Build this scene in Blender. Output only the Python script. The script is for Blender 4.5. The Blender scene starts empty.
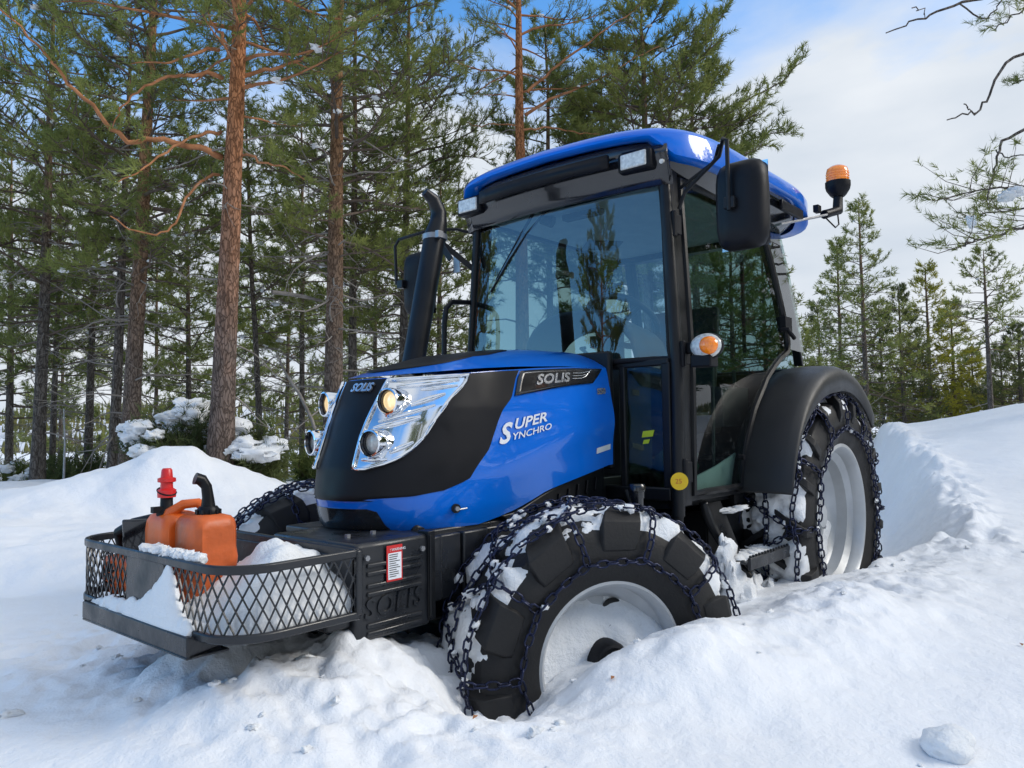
import bpy, math, random
import numpy as np
from mathutils import Vector, Matrix
D2=math.radians
scene=bpy.context.scene
col=scene.collection

# ------------------------------------------------------------------ camera
CAM=np.array([-2.0946,-2.1816,1.1885]); YAW,PITCH,ROLL=.8574,.0521,-.015; FPX=770.
_f=np.array([math.sin(YAW)*math.cos(PITCH),math.cos(YAW)*math.cos(PITCH),math.sin(PITCH)])
_r=np.array([math.cos(YAW),-math.sin(YAW),0.]); _u=np.cross(_r,_f)
_r,_u=_r*math.cos(ROLL)+_u*math.sin(ROLL),-_r*math.sin(ROLL)+_u*math.cos(ROLL)
cd=bpy.data.cameras.new('camera'); cam=bpy.data.objects.new('camera',cd); col.objects.link(cam)
cd.sensor_width=36; cd.lens=FPX/1024*36; cd.clip_start=.05; cd.clip_end=3000
cam.matrix_world=Matrix(((_r[0],_u[0],-_f[0],CAM[0]),(_r[1],_u[1],-_f[1],CAM[1]),(_r[2],_u[2],-_f[2],CAM[2]),(0,0,0,1)))
scene.camera=cam
GF=np.array([math.sin(YAW),math.cos(YAW)]); GR=np.array([math.cos(YAW),-math.sin(YAW)])
def at(px,py,t):
    """world point seen at a pixel of the photograph, t metres deep"""
    return CAM+t*(_f+_r*(px-512)/FPX-_u*(py-384)/FPX)

# ------------------------------------------------------------------ world + sun
SUN_DIR=np.array([.56,-.70,.0]); SUN_EL=D2(31)
SUN_DIR/=np.linalg.norm(SUN_DIR)
SUN_VEC=Vector((SUN_DIR[0]*math.cos(SUN_EL),SUN_DIR[1]*math.cos(SUN_EL),math.sin(SUN_EL)))
w=bpy.data.worlds.new('World'); scene.world=w; w.use_nodes=True
nt=w.node_tree; N=nt.nodes; L=nt.links
for n in list(N): N.remove(n)
out=N.new('ShaderNodeOutputWorld'); bg=N.new('ShaderNodeBackground'); bg.inputs[1].default_value=1
sky=N.new('ShaderNodeTexSky'); sky.sky_type='NISHITA'; sky.sun_disc=False
sky.sun_elevation=SUN_EL; sky.sun_rotation=math.atan2(SUN_DIR[0],SUN_DIR[1]); sky.air_density=1.0; sky.dust_density=.3; sky.ozone_density=2.0
def node(t,**k):
    n=N.new(t)
    for a,b in k.items(): setattr(n,a,b)
    return n
tc=node('ShaderNodeTexCoord')
sep=node('ShaderNodeSeparateXYZ'); L.new(tc.outputs['Generated'],sep.inputs[0])
mp=node('ShaderNodeMapping'); mp.inputs['Scale'].default_value=(1,1,2.6); L.new(tc.outputs['Generated'],mp.inputs[0])
nz=node('ShaderNodeTexNoise'); nz.inputs['Scale'].default_value=1.9; nz.inputs['Detail'].default_value=7; nz.inputs['Roughness'].default_value=.55; nz.inputs['Distortion'].default_value=.25
L.new(mp.outputs[0],nz.inputs[0])
def m(op,a,b=None,clamp=False):
    n=node('ShaderNodeMath',operation=op,use_clamp=clamp)
    for i,v in enumerate((a,b)):
        if v is None: continue
        if isinstance(v,(int,float)): n.inputs[i].default_value=v
        else: L.new(v,n.inputs[i])
    return n.outputs[0]
# direction terms: elevation and camera-right bearing of the place (cloud bank lies low and to the right)
dotr=node('ShaderNodeVectorMath',operation='DOT_PRODUCT'); L.new(tc.outputs['Generated'],dotr.inputs[0]); dotr.inputs[1].default_value=(GR[0],GR[1],0)
cloud=m('ADD',m('MULTIPLY',nz.outputs[0],1.5),m('ADD',m('MULTIPLY',sep.outputs[2],-2.6),m('MULTIPLY',dotr.outputs['Value'],.45)))
cloud=m('MULTIPLY',m('ADD',m('ADD',cloud,m('MULTIPLY',m('MAXIMUM',m('SUBTRACT',m('MULTIPLY',dotr.outputs['Value'],-1),.58),0),-1.5)),m('ADD',m('MULTIPLY',m('MAXIMUM',m('SUBTRACT',sep.outputs[2],.56),0),6.5),.52)),2.6,True)  # cloud cover overhead is added out of view to neutralise the blue fill light
nz2=node('ShaderNodeTexNoise'); nz2.inputs['Scale'].default_value=3.2; nz2.inputs['Detail'].default_value=5; L.new(mp.outputs[0],nz2.inputs[0])
cr=node('ShaderNodeValToRGB'); cr.color_ramp.elements[0].position=.35; cr.color_ramp.elements[1].position=.68
cr.color_ramp.elements[0].color=(.60,.67,.76,1); cr.color_ramp.elements[1].color=(.80,.84,.89,1)
L.new(nz2.outputs[0],cr.inputs[0])
skm=node('ShaderNodeMixRGB',blend_type='MULTIPLY'); skm.inputs[0].default_value=1; L.new(sky.outputs[0],skm.inputs[1]); skm.inputs[2].default_value=(.085,.15,.195,1)
clm=node('ShaderNodeMixRGB',blend_type='MULTIPLY'); clm.inputs[0].default_value=1; L.new(cr.outputs[0],clm.inputs[1]); clm.inputs[2].default_value=(.76,.76,.76,1)
mixc=node('ShaderNodeMixRGB'); L.new(cloud,mixc.inputs[0]); L.new(skm.outputs[0],mixc.inputs[1]); L.new(clm.outputs[0],mixc.inputs[2])
L.new(mixc.outputs[0],bg.inputs[0]); L.new(bg.outputs[0],out.inputs[0])
sd=bpy.data.lights.new('sun','SUN'); sd.energy=2.0; sd.angle=D2(28); sd.color=(1,.94,.85)
so=bpy.data.objects.new('sun',sd); col.objects.link(so); so.rotation_euler=SUN_VEC.to_track_quat('Z','Y').to_euler()
so.location=(0,0,12)
scene.view_settings.view_transform='Standard'; scene.view_settings.look='None'; scene.view_settings.exposure=.50; scene.view_settings.gamma=1
try: scene.view_settings.use_curve_mapping=False
except Exception: pass
scene.render.engine='CYCLES'
scene.cycles.max_bounces=7; scene.cycles.transparent_max_bounces=12; scene.cycles.diffuse_bounces=3; scene.cycles.glossy_bounces=4
scene.cycles.caustics_reflective=False; scene.cycles.caustics_refractive=False

# ------------------------------------------------------------------ materials
def mat(name,color,rough=.5,metal=0,coat=0,bump=0,bscale=40,var=0,vscale=6,spec=.5,coatr=.05,emit=None,bdist=.01,dust=0):
    M=bpy.data.materials.new(name); M.use_nodes=True; t=M.node_tree; p=t.nodes['Principled BSDF']
    p.inputs['Base Color'].default_value=(*color,1); p.inputs['Roughness'].default_value=rough; p.inputs['Metallic'].default_value=metal
    p.inputs['Coat Weight'].default_value=coat; p.inputs['Coat Roughness'].default_value=coatr; p.inputs['Specular IOR Level'].default_value=spec
    if emit: p.inputs['Emission Color'].default_value=(*emit[0],1); p.inputs['Emission Strength'].default_value=emit[1]
    co=t.nodes.new('ShaderNodeTexCoord')
    if bump:
        n=t.nodes.new('ShaderNodeTexNoise'); n.inputs['Scale'].default_value=bscale; n.inputs['Detail'].default_value=6; t.links.new(co.outputs['Object'],n.inputs[0])
        b=t.nodes.new('ShaderNodeBump'); b.inputs['Strength'].default_value=bump; b.inputs['Distance'].default_value=bdist
        t.links.new(n.outputs[0],b.inputs['Height']); t.links.new(b.outputs[0],p.inputs['Normal'])
    if var:
        n=t.nodes.new('ShaderNodeTexNoise'); n.inputs['Scale'].default_value=vscale; n.inputs['Detail'].default_value=5; t.links.new(co.outputs['Object'],n.inputs[0])
        r=t.nodes.new('ShaderNodeValToRGB'); r.color_ramp.elements[0].position=.3; r.color_ramp.elements[1].position=.7
        r.color_ramp.elements[0].color=(*[c*(1-var) for c in color],1); r.color_ramp.elements[1].color=(*[min(1,c*(1+var)) for c in color],1)
        t.links.new(n.outputs[0],r.inputs[0]); t.links.new(r.outputs[0],p.inputs['Base Color'])
        if dust:
            r2=t.nodes.new('ShaderNodeMapRange'); r2.inputs[1].default_value=.35; r2.inputs[2].default_value=.7; r2.inputs[3].default_value=rough*(1-dust); r2.inputs[4].default_value=min(1,rough*(1+dust))
            t.links.new(n.outputs[0],r2.inputs[0]); t.links.new(r2.outputs[0],p.inputs['Roughness'])
    return M
def glass(name,tint,ior=1.6,rough=.0,dirt=0.0):
    M=bpy.data.materials.new(name); M.use_nodes=True; t=M.node_tree
    for n in list(t.nodes): t.nodes.remove(n)
    o=t.nodes.new('ShaderNodeOutputMaterial'); a=t.nodes.new('ShaderNodeBsdfTransparent'); a.inputs[0].default_value=(*tint,1)
    g=t.nodes.new('ShaderNodeBsdfGlossy'); g.inputs['Roughness'].default_value=rough; g.inputs[0].default_value=(1,1,1,1)
    lw=t.nodes.new('ShaderNodeLayerWeight'); lw.inputs[0].default_value=.5
    pw=t.nodes.new('ShaderNodeMath'); pw.operation='POWER'; pw.inputs[1].default_value=5.; t.links.new(lw.outputs['Facing'],pw.inputs[0])
    fr=t.nodes.new('ShaderNodeMath'); fr.operation='MULTIPLY_ADD'; fr.inputs[1].default_value=1-ior; fr.inputs[2].default_value=ior; t.links.new(pw.outputs[0],fr.inputs[0])
    x=t.nodes.new('ShaderNodeMixShader'); t.links.new(fr.outputs[0],x.inputs[0]); t.links.new(a.outputs[0],x.inputs[1]); t.links.new(g.outputs[0],x.inputs[2])
    if dirt:
        co=t.nodes.new('ShaderNodeTexCoord'); n=t.nodes.new('ShaderNodeTexNoise'); n.inputs['Scale'].default_value=45; n.inputs['Detail'].default_value=8
        t.links.new(co.outputs['Object'],n.inputs[0])
        r=t.nodes.new('ShaderNodeValToRGB'); r.color_ramp.elements[0].position=.56; r.color_ramp.elements[1].position=.74
        r.color_ramp.elements[0].color=(0,0,0,1); r.color_ramp.elements[1].color=(dirt,dirt,dirt,1); t.links.new(n.outputs[0],r.inputs[0])
        d=t.nodes.new('ShaderNodeBsdfDiffuse'); d.inputs[0].default_value=(.6,.65,.66,1)
        y=t.nodes.new('ShaderNodeMixShader'); t.links.new(r.outputs[0],y.inputs[0]); t.links.new(x.outputs[0],y.inputs[1]); t.links.new(d.outputs[0],y.inputs[2])
        x=y
    t.links.new(x.outputs[0],o.inputs[0]); return M
def snow_mat(name,color=(.86,.88,.915),dirt=False,scale=1.):
    M=bpy.data.materials.new(name); M.use_nodes=True; t=M.node_tree; p=t.nodes['Principled BSDF']
    p.inputs['Roughness'].default_value=.62; p.inputs['Specular IOR Level'].default_value=.35
    p.inputs['Base Color'].default_value=(*color,1)
    co=t.nodes.new('ShaderNodeTexCoord')
    def nz(s,d):
        n=t.nodes.new('ShaderNodeTexNoise'); n.inputs['Scale'].default_value=s*scale; n.inputs['Detail'].default_value=d; n.inputs['Roughness'].default_value=.6; t.links.new(co.outputs['Object'],n.inputs[0]); return n
    a=nz(9,8); c=nz(160,3)
    b1=t.nodes.new('ShaderNodeBump'); b1.inputs['Strength'].default_value=.35; b1.inputs['Distance'].default_value=.035; t.links.new(a.outputs[0],b1.inputs['Height'])
    b2=t.nodes.new('ShaderNodeBump'); b2.inputs['Strength'].default_value=.3; b2.inputs['Distance'].default_value=.004; t.links.new(c.outputs[0],b2.inputs['Height'])
    e_=nz(34,6); b3=t.nodes.new('ShaderNodeBump'); b3.inputs['Strength'].default_value=.4; b3.inputs['Distance'].default_value=.012; t.links.new(e_.outputs[0],b3.inputs['Height']); t.links.new(b1.outputs[0],b3.inputs['Normal']); t.links.new(b3.outputs[0],b2.inputs['Normal'])
    t.links.new(b2.outputs[0],p.inputs['Normal'])
    v=nz(1.3,6); r=t.nodes.new('ShaderNodeValToRGB'); r.color_ramp.elements[0].position=.3; r.color_ramp.elements[1].position=.7
    r.color_ramp.elements[0].color=(*[q*.955 for q in color],1); r.color_ramp.elements[1].color=(*[min(1,q*1.02) for q in color],1)
    t.links.new(v.outputs[0],r.inputs[0]); t.links.new(r.outputs[0],p.inputs['Base Color'])
    return M
def bark_mat(name,low,high,z0,z1,bs=1.):
    M=bpy.data.materials.new(name); M.use_nodes=True; t=M.node_tree; p=t.nodes['Principled BSDF']; p.inputs['Roughness'].default_value=.92; p.inputs['Specular IOR Level'].default_value=.15
    co=t.nodes.new('ShaderNodeTexCoord'); mp=t.nodes.new('ShaderNodeMapping'); mp.inputs['Scale'].default_value=(1,1,.33); t.links.new(co.outputs['Object'],mp.inputs[0])
    vo=t.nodes.new('ShaderNodeTexVoronoi'); vo.feature='DISTANCE_TO_EDGE'; vo.inputs['Scale'].default_value=26*bs
    nn=t.nodes.new('ShaderNodeTexNoise'); nn.inputs['Scale'].default_value=9; nn.inputs['Detail'].default_value=8; t.links.new(mp.outputs[0],nn.inputs[0])
    dm=t.nodes.new('ShaderNodeMixRGB'); dm.blend_type='LINEAR_LIGHT'; dm.inputs[0].default_value=.08; t.links.new(mp.outputs[0],dm.inputs[1]); t.links.new(nn.outputs['Color'],dm.inputs[2]); t.links.new(dm.outputs[0],vo.inputs['Vector'])
    sp=t.nodes.new('ShaderNodeSeparateXYZ'); t.links.new(co.outputs['Object'],sp.inputs[0])
    ad=t.nodes.new('ShaderNodeMath'); ad.operation='MULTIPLY_ADD'; ad.inputs[1].default_value=2.2; t.links.new(nn.outputs[0],ad.inputs[0]); t.links.new(sp.outputs[2],ad.inputs[2])
    mr=t.nodes.new('ShaderNodeMapRange'); mr.inputs[1].default_value=z0+1.1; mr.inputs[2].default_value=z1+1.1; t.links.new(ad.outputs[0],mr.inputs[0])
    mx=t.nodes.new('ShaderNodeMixRGB'); t.links.new(mr.outputs[0],mx.inputs[0]); mx.inputs[1].default_value=(*low,1); mx.inputs[2].default_value=(*high,1)
    ra=t.nodes.new('ShaderNodeValToRGB'); ra.color_ramp.elements[0].position=.0; ra.color_ramp.elements[1].position=.16; ra.color_ramp.elements[0].color=(.38,.36,.35,1); ra.color_ramp.elements[1].color=(1,1,1,1)
    t.links.new(vo.outputs[0],ra.inputs[0])
    m2=t.nodes.new('ShaderNodeMixRGB'); m2.blend_type='MULTIPLY'; m2.inputs[0].default_value=1; t.links.new(mx.outputs[0],m2.inputs[1]); t.links.new(ra.outputs[0],m2.inputs[2])
    r3=t.nodes.new('ShaderNodeMapRange'); r3.inputs[1].default_value=.3; r3.inputs[2].default_value=.7; r3.inputs[3].default_value=.65; r3.inputs[4].default_value=1.25
    n3=t.nodes.new('ShaderNodeTexNoise'); n3.inputs['Scale'].default_value=14; n3.inputs['Detail'].default_value=6; t.links.new(mp.outputs[0],n3.inputs[0]); t.links.new(n3.outputs[0],r3.inputs[0])
    m3=t.nodes.new('ShaderNodeVectorMath'); m3.operation='SCALE'; t.links.new(m2.outputs[0],m3.inputs[0]); t.links.new(r3.outputs[0],m3.inputs['Scale'])
    t.links.new(m3.outputs[0],p.inputs['Base Color'])
    b=t.nodes.new('ShaderNodeBump'); b.inputs['Strength'].default_value=.8; b.inputs['Distance'].default_value=.02; t.links.new(ra.outputs[0],b.inputs['Height']); t.links.new(b.outputs[0],p.inputs['Normal'])
    return M
def leaf_mat(name,c1,c2,scale=1.6):
    M=bpy.data.materials.new(name); M.use_nodes=True; t=M.node_tree
    for n in list(t.nodes): t.nodes.remove(n)
    o=t.nodes.new('ShaderNodeOutputMaterial'); d=t.nodes.new('ShaderNodeBsdfDiffuse'); tr=t.nodes.new('ShaderNodeBsdfTranslucent'); x=t.nodes.new('ShaderNodeMixShader'); x.inputs[0].default_value=.42
    co=t.nodes.new('ShaderNodeTexCoord'); n=t.nodes.new('ShaderNodeTexNoise'); n.inputs['Scale'].default_value=scale; n.inputs['Detail'].default_value=4; t.links.new(co.outputs['Object'],n.inputs[0])
    r=t.nodes.new('ShaderNodeValToRGB'); r.color_ramp.elements[0].position=.36; r.color_ramp.elements[1].position=.64; r.color_ramp.elements[0].color=(*c1,1); r.color_ramp.elements[1].color=(*c2,1)
    t.links.new(n.outputs[0],r.inputs[0]); t.links.new(r.outputs[0],d.inputs[0]); t.links.new(r.outputs[0],tr.inputs[0])
    t.links.new(d.outputs[0],x.inputs[1]); t.links.new(tr.outputs[0],x.inputs[2]); t.links.new(x.outputs[0],o.inputs[0]); return M

BLUE=mat('blue_paint',(.0,.140,.66),.30,coat=.8,coatr=.03,bump=.06,bscale=2.2,bdist=.02,var=.06,vscale=2.5,spec=.2)
BLACKP=mat('black_satin',(.007,.008,.010),.4,var=.2,vscale=8,spec=.3,dust=.3)
BLACKM=mat('black_matt',(.006,.0065,.009),.5,bump=.15,bscale=300,bdist=.002,spec=.22,var=.25,vscale=5,dust=.3)
BLACKG=mat('black_gloss',(.010,.011,.014),.22,coat=.6,var=.2,vscale=9,dust=.4)
PLASTIC=mat('fender_plastic',(.012,.013,.015),.5,bump=.25,bscale=420,bdist=.002,var=.15,vscale=4,dust=.25)
FRAME=mat('black_powder_coat',(.014,.016,.020),.38,bump=.08,bscale=60,var=.3,vscale=12,dust=.45)
RUBBER=mat('tyre_rubber',(.011,.011,.012),.66,bump=.3,bscale=90,bdist=.004,var=.35,vscale=9,dust=.25,spec=.4)
CHROME=mat('chrome',(.80,.82,.85),.07,metal=1,bump=.05,bscale=7,bdist=.01)
RIM=mat('silver_rim',(.50,.52,.54),.42,metal=.35,var=.12,vscale=6,bump=.1,bscale=30)
CHAIN=mat('blue_chain_steel',(.014,.019,.050),.33,metal=.55,var=.5,vscale=30,dust=.4)
GREY=mat('grey_metal',(.33,.34,.36),.4,metal=.7,var=.2,vscale=14)
ORANGE=mat('orange_plastic',(.72,.13,.015),.42,bump=.12,bscale=50,var=.22,vscale=7,dust=.3,spec=.5)
ORANGED=mat('worn_orange_plastic',(.60,.115,.02),.5,bump=.2,bscale=40,var=.35,vscale=9,dust=.3)
RED=mat('red_plastic',(.62,.02,.02),.35,var=.15,vscale=12)
AMBER=mat('amber_lens',(.85,.22,.01),.12,coat=1,var=.25,vscale=60,emit=((1,.22,0),.12))
LENSW=mat('clear_lens',(.62,.62,.58),.12,coat=1,var=.25,vscale=70,bump=.3,bscale=60)
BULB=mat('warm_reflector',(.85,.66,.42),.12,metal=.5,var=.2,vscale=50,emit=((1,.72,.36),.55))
YELLOW=mat('yellow_sticker',(.85,.55,.01),.5,var=.06,vscale=20)
LIME=mat('lime_sticker',(.50,.62,.02),.5,var=.06,vscale=20)
WHITEP=mat('white_decal',(.75,.78,.82),.4,var=.05,vscale=20)
SILVERD=mat('silver_decal',(.55,.58,.62),.25,metal=.8,var=.2,vscale=40)
REDD=mat('red_decal',(.55,.02,.02),.45,var=.08,vscale=20)
HEAD=mat('headliner',(.40,.42,.43),.8,var=.08,vscale=8,bump=.1,bscale=90)
TRIM=mat('cab_trim_grey',(.06,.065,.07),.7,var=.15,vscale=8,bump=.15,bscale=120)
SEAT=mat('seat_vinyl',(.022,.024,.03),.5,var=.2,vscale=8)
GREEN=mat('green_cloth',(.02,.14,.09),.8,var=.3,vscale=10,bump=.3,bscale=20)
MAPG=mat('pale_panel',(.70,.74,.76),.35,var=.08,vscale=10)
GLASSF=glass('windscreen_glass',(.46,.59,.63),.105,dirt=.04)
GLASSD=glass('dark_door_glass',(.38,.50,.46),.055,dirt=.03)
SNOW=snow_mat('snow'); SNOWP=snow_mat('packed_snow',(.84,.86,.88),scale=3)
BARK=bark_mat('pine_bark',(.20,.150,.125),(.46,.20,.09),1.4,4.8)
BARKB=bark_mat('brown_bark',(.20,.155,.125),(.34,.19,.10),2.0,5.5)
BARKG=bark_mat('grey_bark',(.16,.140,.122),(.26,.165,.105),3.5,7.5,.8)
BARKD=mat('dead_branch_bark',(.26,.235,.21),.95,var=.35,vscale=5,spec=.1)
BARKT=mat('dark_twig_bark',(.13,.10,.08),.95,var=.35,vscale=5,spec=.1)
BARKO=mat('orange_limb_bark',(.36,.165,.08),.95,var=.4,vscale=6,spec=.1,bump=.4,bscale=30)
PINE=leaf_mat('pine_needles',(.125,.160,.052),(.32,.345,.110))
PINEY=leaf_mat('yellowish_pine_needles',(.20,.21,.035),(.40,.38,.06))
PINED=leaf_mat('dark_spruce_needles',(.075,.098,.045),(.17,.195,.075))

# ------------------------------------------------------------------ mesh helpers
def tag(o,label=None,cat=None,group=None,kind=None):
    if label: o['label']=label
    if cat: o['category']=cat
    if group: o['group']=group
    if kind: o['kind']=kind
    return o
def empty(name,loc=(0,0,0),rz=0,parent=None):
    o=bpy.data.objects.new(name,None); col.objects.link(o); o.location=loc; o.rotation_euler=(0,0,rz); o.empty_display_size=.1
    if parent: o.parent=parent
    return o
class MB:
    def __init__(s): s.v=[]; s.f=[]; s.m=[]; s.mi=0
    def add(s,vs,fs):
        b=len(s.v); s.v+= [tuple(map(float,p)) for p in vs]; s.f+= [tuple(i+b for i in f) for f in fs]; s.m+=[s.mi]*len(fs); return s
    def box(s,c,d,rot=None,taper=None):
        x,y,z=[q/2 for q in d]; P=[]
        for a in (-1,1):
            for b in (-1,1):
                for e in (-1,1):
                    k=taper if (taper and e>0) else 1
                    P.append(Vector((a*x*k,b*y*k,e*z)))
        if rot is not None: P=[rot@p for p in P]
        return s.add([p+Vector(c) for p in P],[(0,1,3,2),(4,6,7,5),(0,4,5,1),(2,3,7,6),(0,2,6,4),(1,5,7,3)])
    def bx(s,x0,x1,y0,y1,z0,z1): return s.box(((x0+x1)/2,(y0+y1)/2,(z0+z1)/2),(abs(x1-x0),abs(y1-y0),abs(z1-z0)))
    def bar(s,a,b,wd,h,up=(0,0,1)):
        a=Vector(a);b=Vector(b);d=(b-a); l=d.length; d.normalize(); sd=d.cross(Vector(up))
        if sd.length<1e-4: sd=d.cross(Vector((1,0,0)))
        sd.normalize(); u=sd.cross(d); R=Matrix((sd,d,u)).transposed()
        return s.box((a+b)/2,(wd,l,h),R)
    def tube(s,path,r,n=10,closed=False,cap=True,flat=None):
        P=[Vector(p) for p in path]; K=len(P); R=list(r) if hasattr(r,'__len__') else [r]*K
        T=[]
        for i in range(K):
            a=P[(i-1)%K] if (i>0 or closed) else P[i]; b=P[(i+1)%K] if (i<K-1 or closed) else P[i]
            t=(b-a); T.append(t.normalized() if t.length>1e-9 else Vector((0,0,1)))
        nrm=T[0].orthogonal().normalized(); vs=[]
        for i in range(K):
            nrm=(nrm-T[i]*nrm.dot(T[i])); nrm=nrm.normalized() if nrm.length>1e-6 else T[i].orthogonal().normalized()
            bi=T[i].cross(nrm)
            for k in range(n):
                a=2*math.pi*k/n; vs.append(P[i]+(nrm*math.cos(a)+bi*math.sin(a))*R[i])
        fs=[]
        for i in range(K if closed else K-1):
            j=(i+1)%K
            for k in range(n): fs.append((i*n+k,i*n+(k+1)%n,j*n+(k+1)%n,j*n+k))
        if cap and not closed: fs+= [tuple(range(n))[::-1],tuple((K-1)*n+k for k in range(n))]
        return s.add(vs,fs)
    def lathe(s,prof,n=32,axis='y',c=(0,0,0),noise=None):
        vs=[]
        for i in range(n):
            a=2*math.pi*i/n; ca,sa=math.cos(a),math.sin(a)
            for (r,h) in prof:
                if noise: r=r+noise(a,h)
                p={'y':(r*ca,h,r*sa),'z':(r*ca,r*sa,h),'x':(h,r*ca,r*sa)}[axis]
                vs.append((p[0]+c[0],p[1]+c[1],p[2]+c[2]))
        K=len(prof); fs=[]
        for i in range(n):
            j=(i+1)%n
            for k in range(K-1): fs.append((i*K+k,i*K+k+1,j*K+k+1,j*K+k))
        return s.add(vs,fs)
    def prism(s,poly,axis,lo,hi):
        def P(a,b,h): return {'y':(a,h,b),'x':(h,a,b),'z':(a,b,h)}[axis]
        K=len(poly); vs=[P(a,b,lo) for a,b in poly]+[P(a,b,hi) for a,b in poly]
        return s.add(vs,[tuple(range(K)),tuple(range(2*K-1,K-1,-1))]+[(i,K+i,K+(i+1)%K,(i+1)%K) for i in range(K)])
    def grid(s,rows,closed=False):
        nr=len(rows); nc=len(rows[0]); vs=[p for r in rows for p in r]; fs=[]
        for i in range(nr-1):
            for k in range(nc-1 if not closed else nc): fs.append((i*nc+k,i*nc+(k+1)%nc,(i+1)*nc+(k+1)%nc,(i+1)*nc+k))
        return s.add(vs,fs)
    def sheet(s,poly,nrm,th):
        """flat plate from 3-D outline with thickness th along nrm"""
        K=len(poly); n=Vector(nrm).normalized()*th; P=[Vector(p) for p in poly]
        return s.add(P+[p+n for p in P],[tuple(range(K)),tuple(range(2*K-1,K-1,-1))]+[(i,K+i,K+(i+1)%K,(i+1)%K) for i in range(K)])
    def build(s,name,mats,parent=None,bevel=0,smooth=35,solid=0,seg=2,sub=0):
        me=bpy.data.meshes.new(name); me.from_pydata(s.v,[],s.f); me.update()
        o=bpy.data.objects.new(name,me); col.objects.link(o)
        for q in (mats if isinstance(mats,(list,tuple)) else [mats]): me.materials.append(q)
        if isinstance(mats,(list,tuple)): me.polygons.foreach_set('material_index',s.m)
        import bmesh
        bm=bmesh.new(); bm.from_mesh(me); bmesh.ops.remove_doubles(bm,verts=bm.verts,dist=1e-5) if len(s.v)<60000 else None
        bmesh.ops.recalc_face_normals(bm,faces=bm.faces); bm.to_mesh(me); bm.free()
        if smooth:
            me.polygons.foreach_set('use_smooth',[True]*len(me.polygons)); me.set_sharp_from_angle(angle=D2(smooth))
        if solid:
            q=o.modifiers.new('solid','SOLIDIFY'); q.thickness=solid; q.offset=-1
        if bevel:
            q=o.modifiers.new('bevel','BEVEL'); q.width=bevel; q.segments=seg; q.limit_method='ANGLE'; q.angle_limit=D2(40)
        if sub:
            q=o.modifiers.new('sub','SUBSURF'); q.levels=sub; q.render_levels=sub
        if parent: o.parent=parent
        return o
def mesh_np(name,V,F,mats,parent=None,smooth=False,mi=None):
    """V (n,3), F (m,3 or 4) numpy arrays"""
    k=F.shape[1]; me=bpy.data.meshes.new(name)
    me.vertices.add(len(V)); me.vertices.foreach_set('co',np.ascontiguousarray(V,dtype=np.float32).ravel())
    me.loops.add(F.size); me.loops.foreach_set('vertex_index',np.ascontiguousarray(F,dtype=np.int32).ravel())
    me.polygons.add(len(F)); me.polygons.foreach_set('loop_start',np.arange(0,F.size,k,dtype=np.int32)); 
    try: me.polygons.foreach_set('loop_total',np.full(len(F),k,dtype=np.int32))
    except Exception: pass
    for q in (mats if isinstance(mats,(list,tuple)) else [mats]): me.materials.append(q)
    if mi is not None: me.polygons.foreach_set('material_index',mi)
    me.polygons.foreach_set('use_smooth',np.full(len(F),smooth))
    me.update(calc_edges=True)
    o=bpy.data.objects.new(name,me); col.objects.link(o)
    if parent: o.parent=parent
    return o
def text(name,s,mapf,mt,size=1,parent=None,shear=0,extr=.0,bold=.0,spacing=1,res=3):
    """lettering as real geometry; mapf turns text x,y,depth into a point"""
    cu=bpy.data.curves.new(name,'FONT'); cu.body=s; cu.size=size; cu.shear=shear; cu.extrude=extr; cu.offset=bold; cu.space_character=spacing; cu.resolution_u=res
    t=bpy.data.objects.new(name+'_t',cu); col.objects.link(t)
    dg=bpy.context.evaluated_depsgraph_get(); me=bpy.data.meshes.new_from_object(t.evaluated_get(dg))
    col.objects.unlink(t); bpy.data.objects.remove(t)
    for v in me.vertices: v.co=mapf(v.co.x,v.co.y,v.co.z)
    me.materials.clear(); me.materials.append(mt); me.name=name
    o=bpy.data.objects.new(name,me); col.objects.link(o)
    if parent: o.parent=parent
    return o
# value noise
def _hash(i,j,k,seed):
    n=(i*374761393+j*668265263+k*2147483647+seed*1274126177)&0xffffffff
    n=((n^(n>>13))*1274126177)&0xffffffff
    return ((n^(n>>16))&0xffff)/65535.
def vnoise(x,y,z=None,seed=0):
    x=np.asarray(x,float); y=np.asarray(y,float); z=np.zeros_like(x) if z is None else np.asarray(z,float)
    i,j,k=[np.floor(q).astype(np.int64) for q in (x,y,z)]; fx,fy,fz=x-i,y-j,z-k
    fx,fy,fz=[q*q*(3-2*q) for q in (fx,fy,fz)]; r=0
    for a in (0,1):
        for b in (0,1):
            for c in (0,1):
                r=r+_hash(i+a,j+b,k+c,seed)*(fx if a else 1-fx)*(fy if b else 1-fy)*(fz if c else 1-fz)
    return r*2-1
def fbm(x,y,z=None,o=4,seed=0):
    r=0;a=1;s=1;t=0
    for i in range(o):
        r=r+a*vnoise(x*s,y*s,None if z is None else z*s,seed+i*17); t+=a; a*=.5; s*=2.03
    return r/t
def sst(a,b,x):
    t=np.clip((x-a)/(b-a),0,1); return t*t*(3-2*t)

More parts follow.
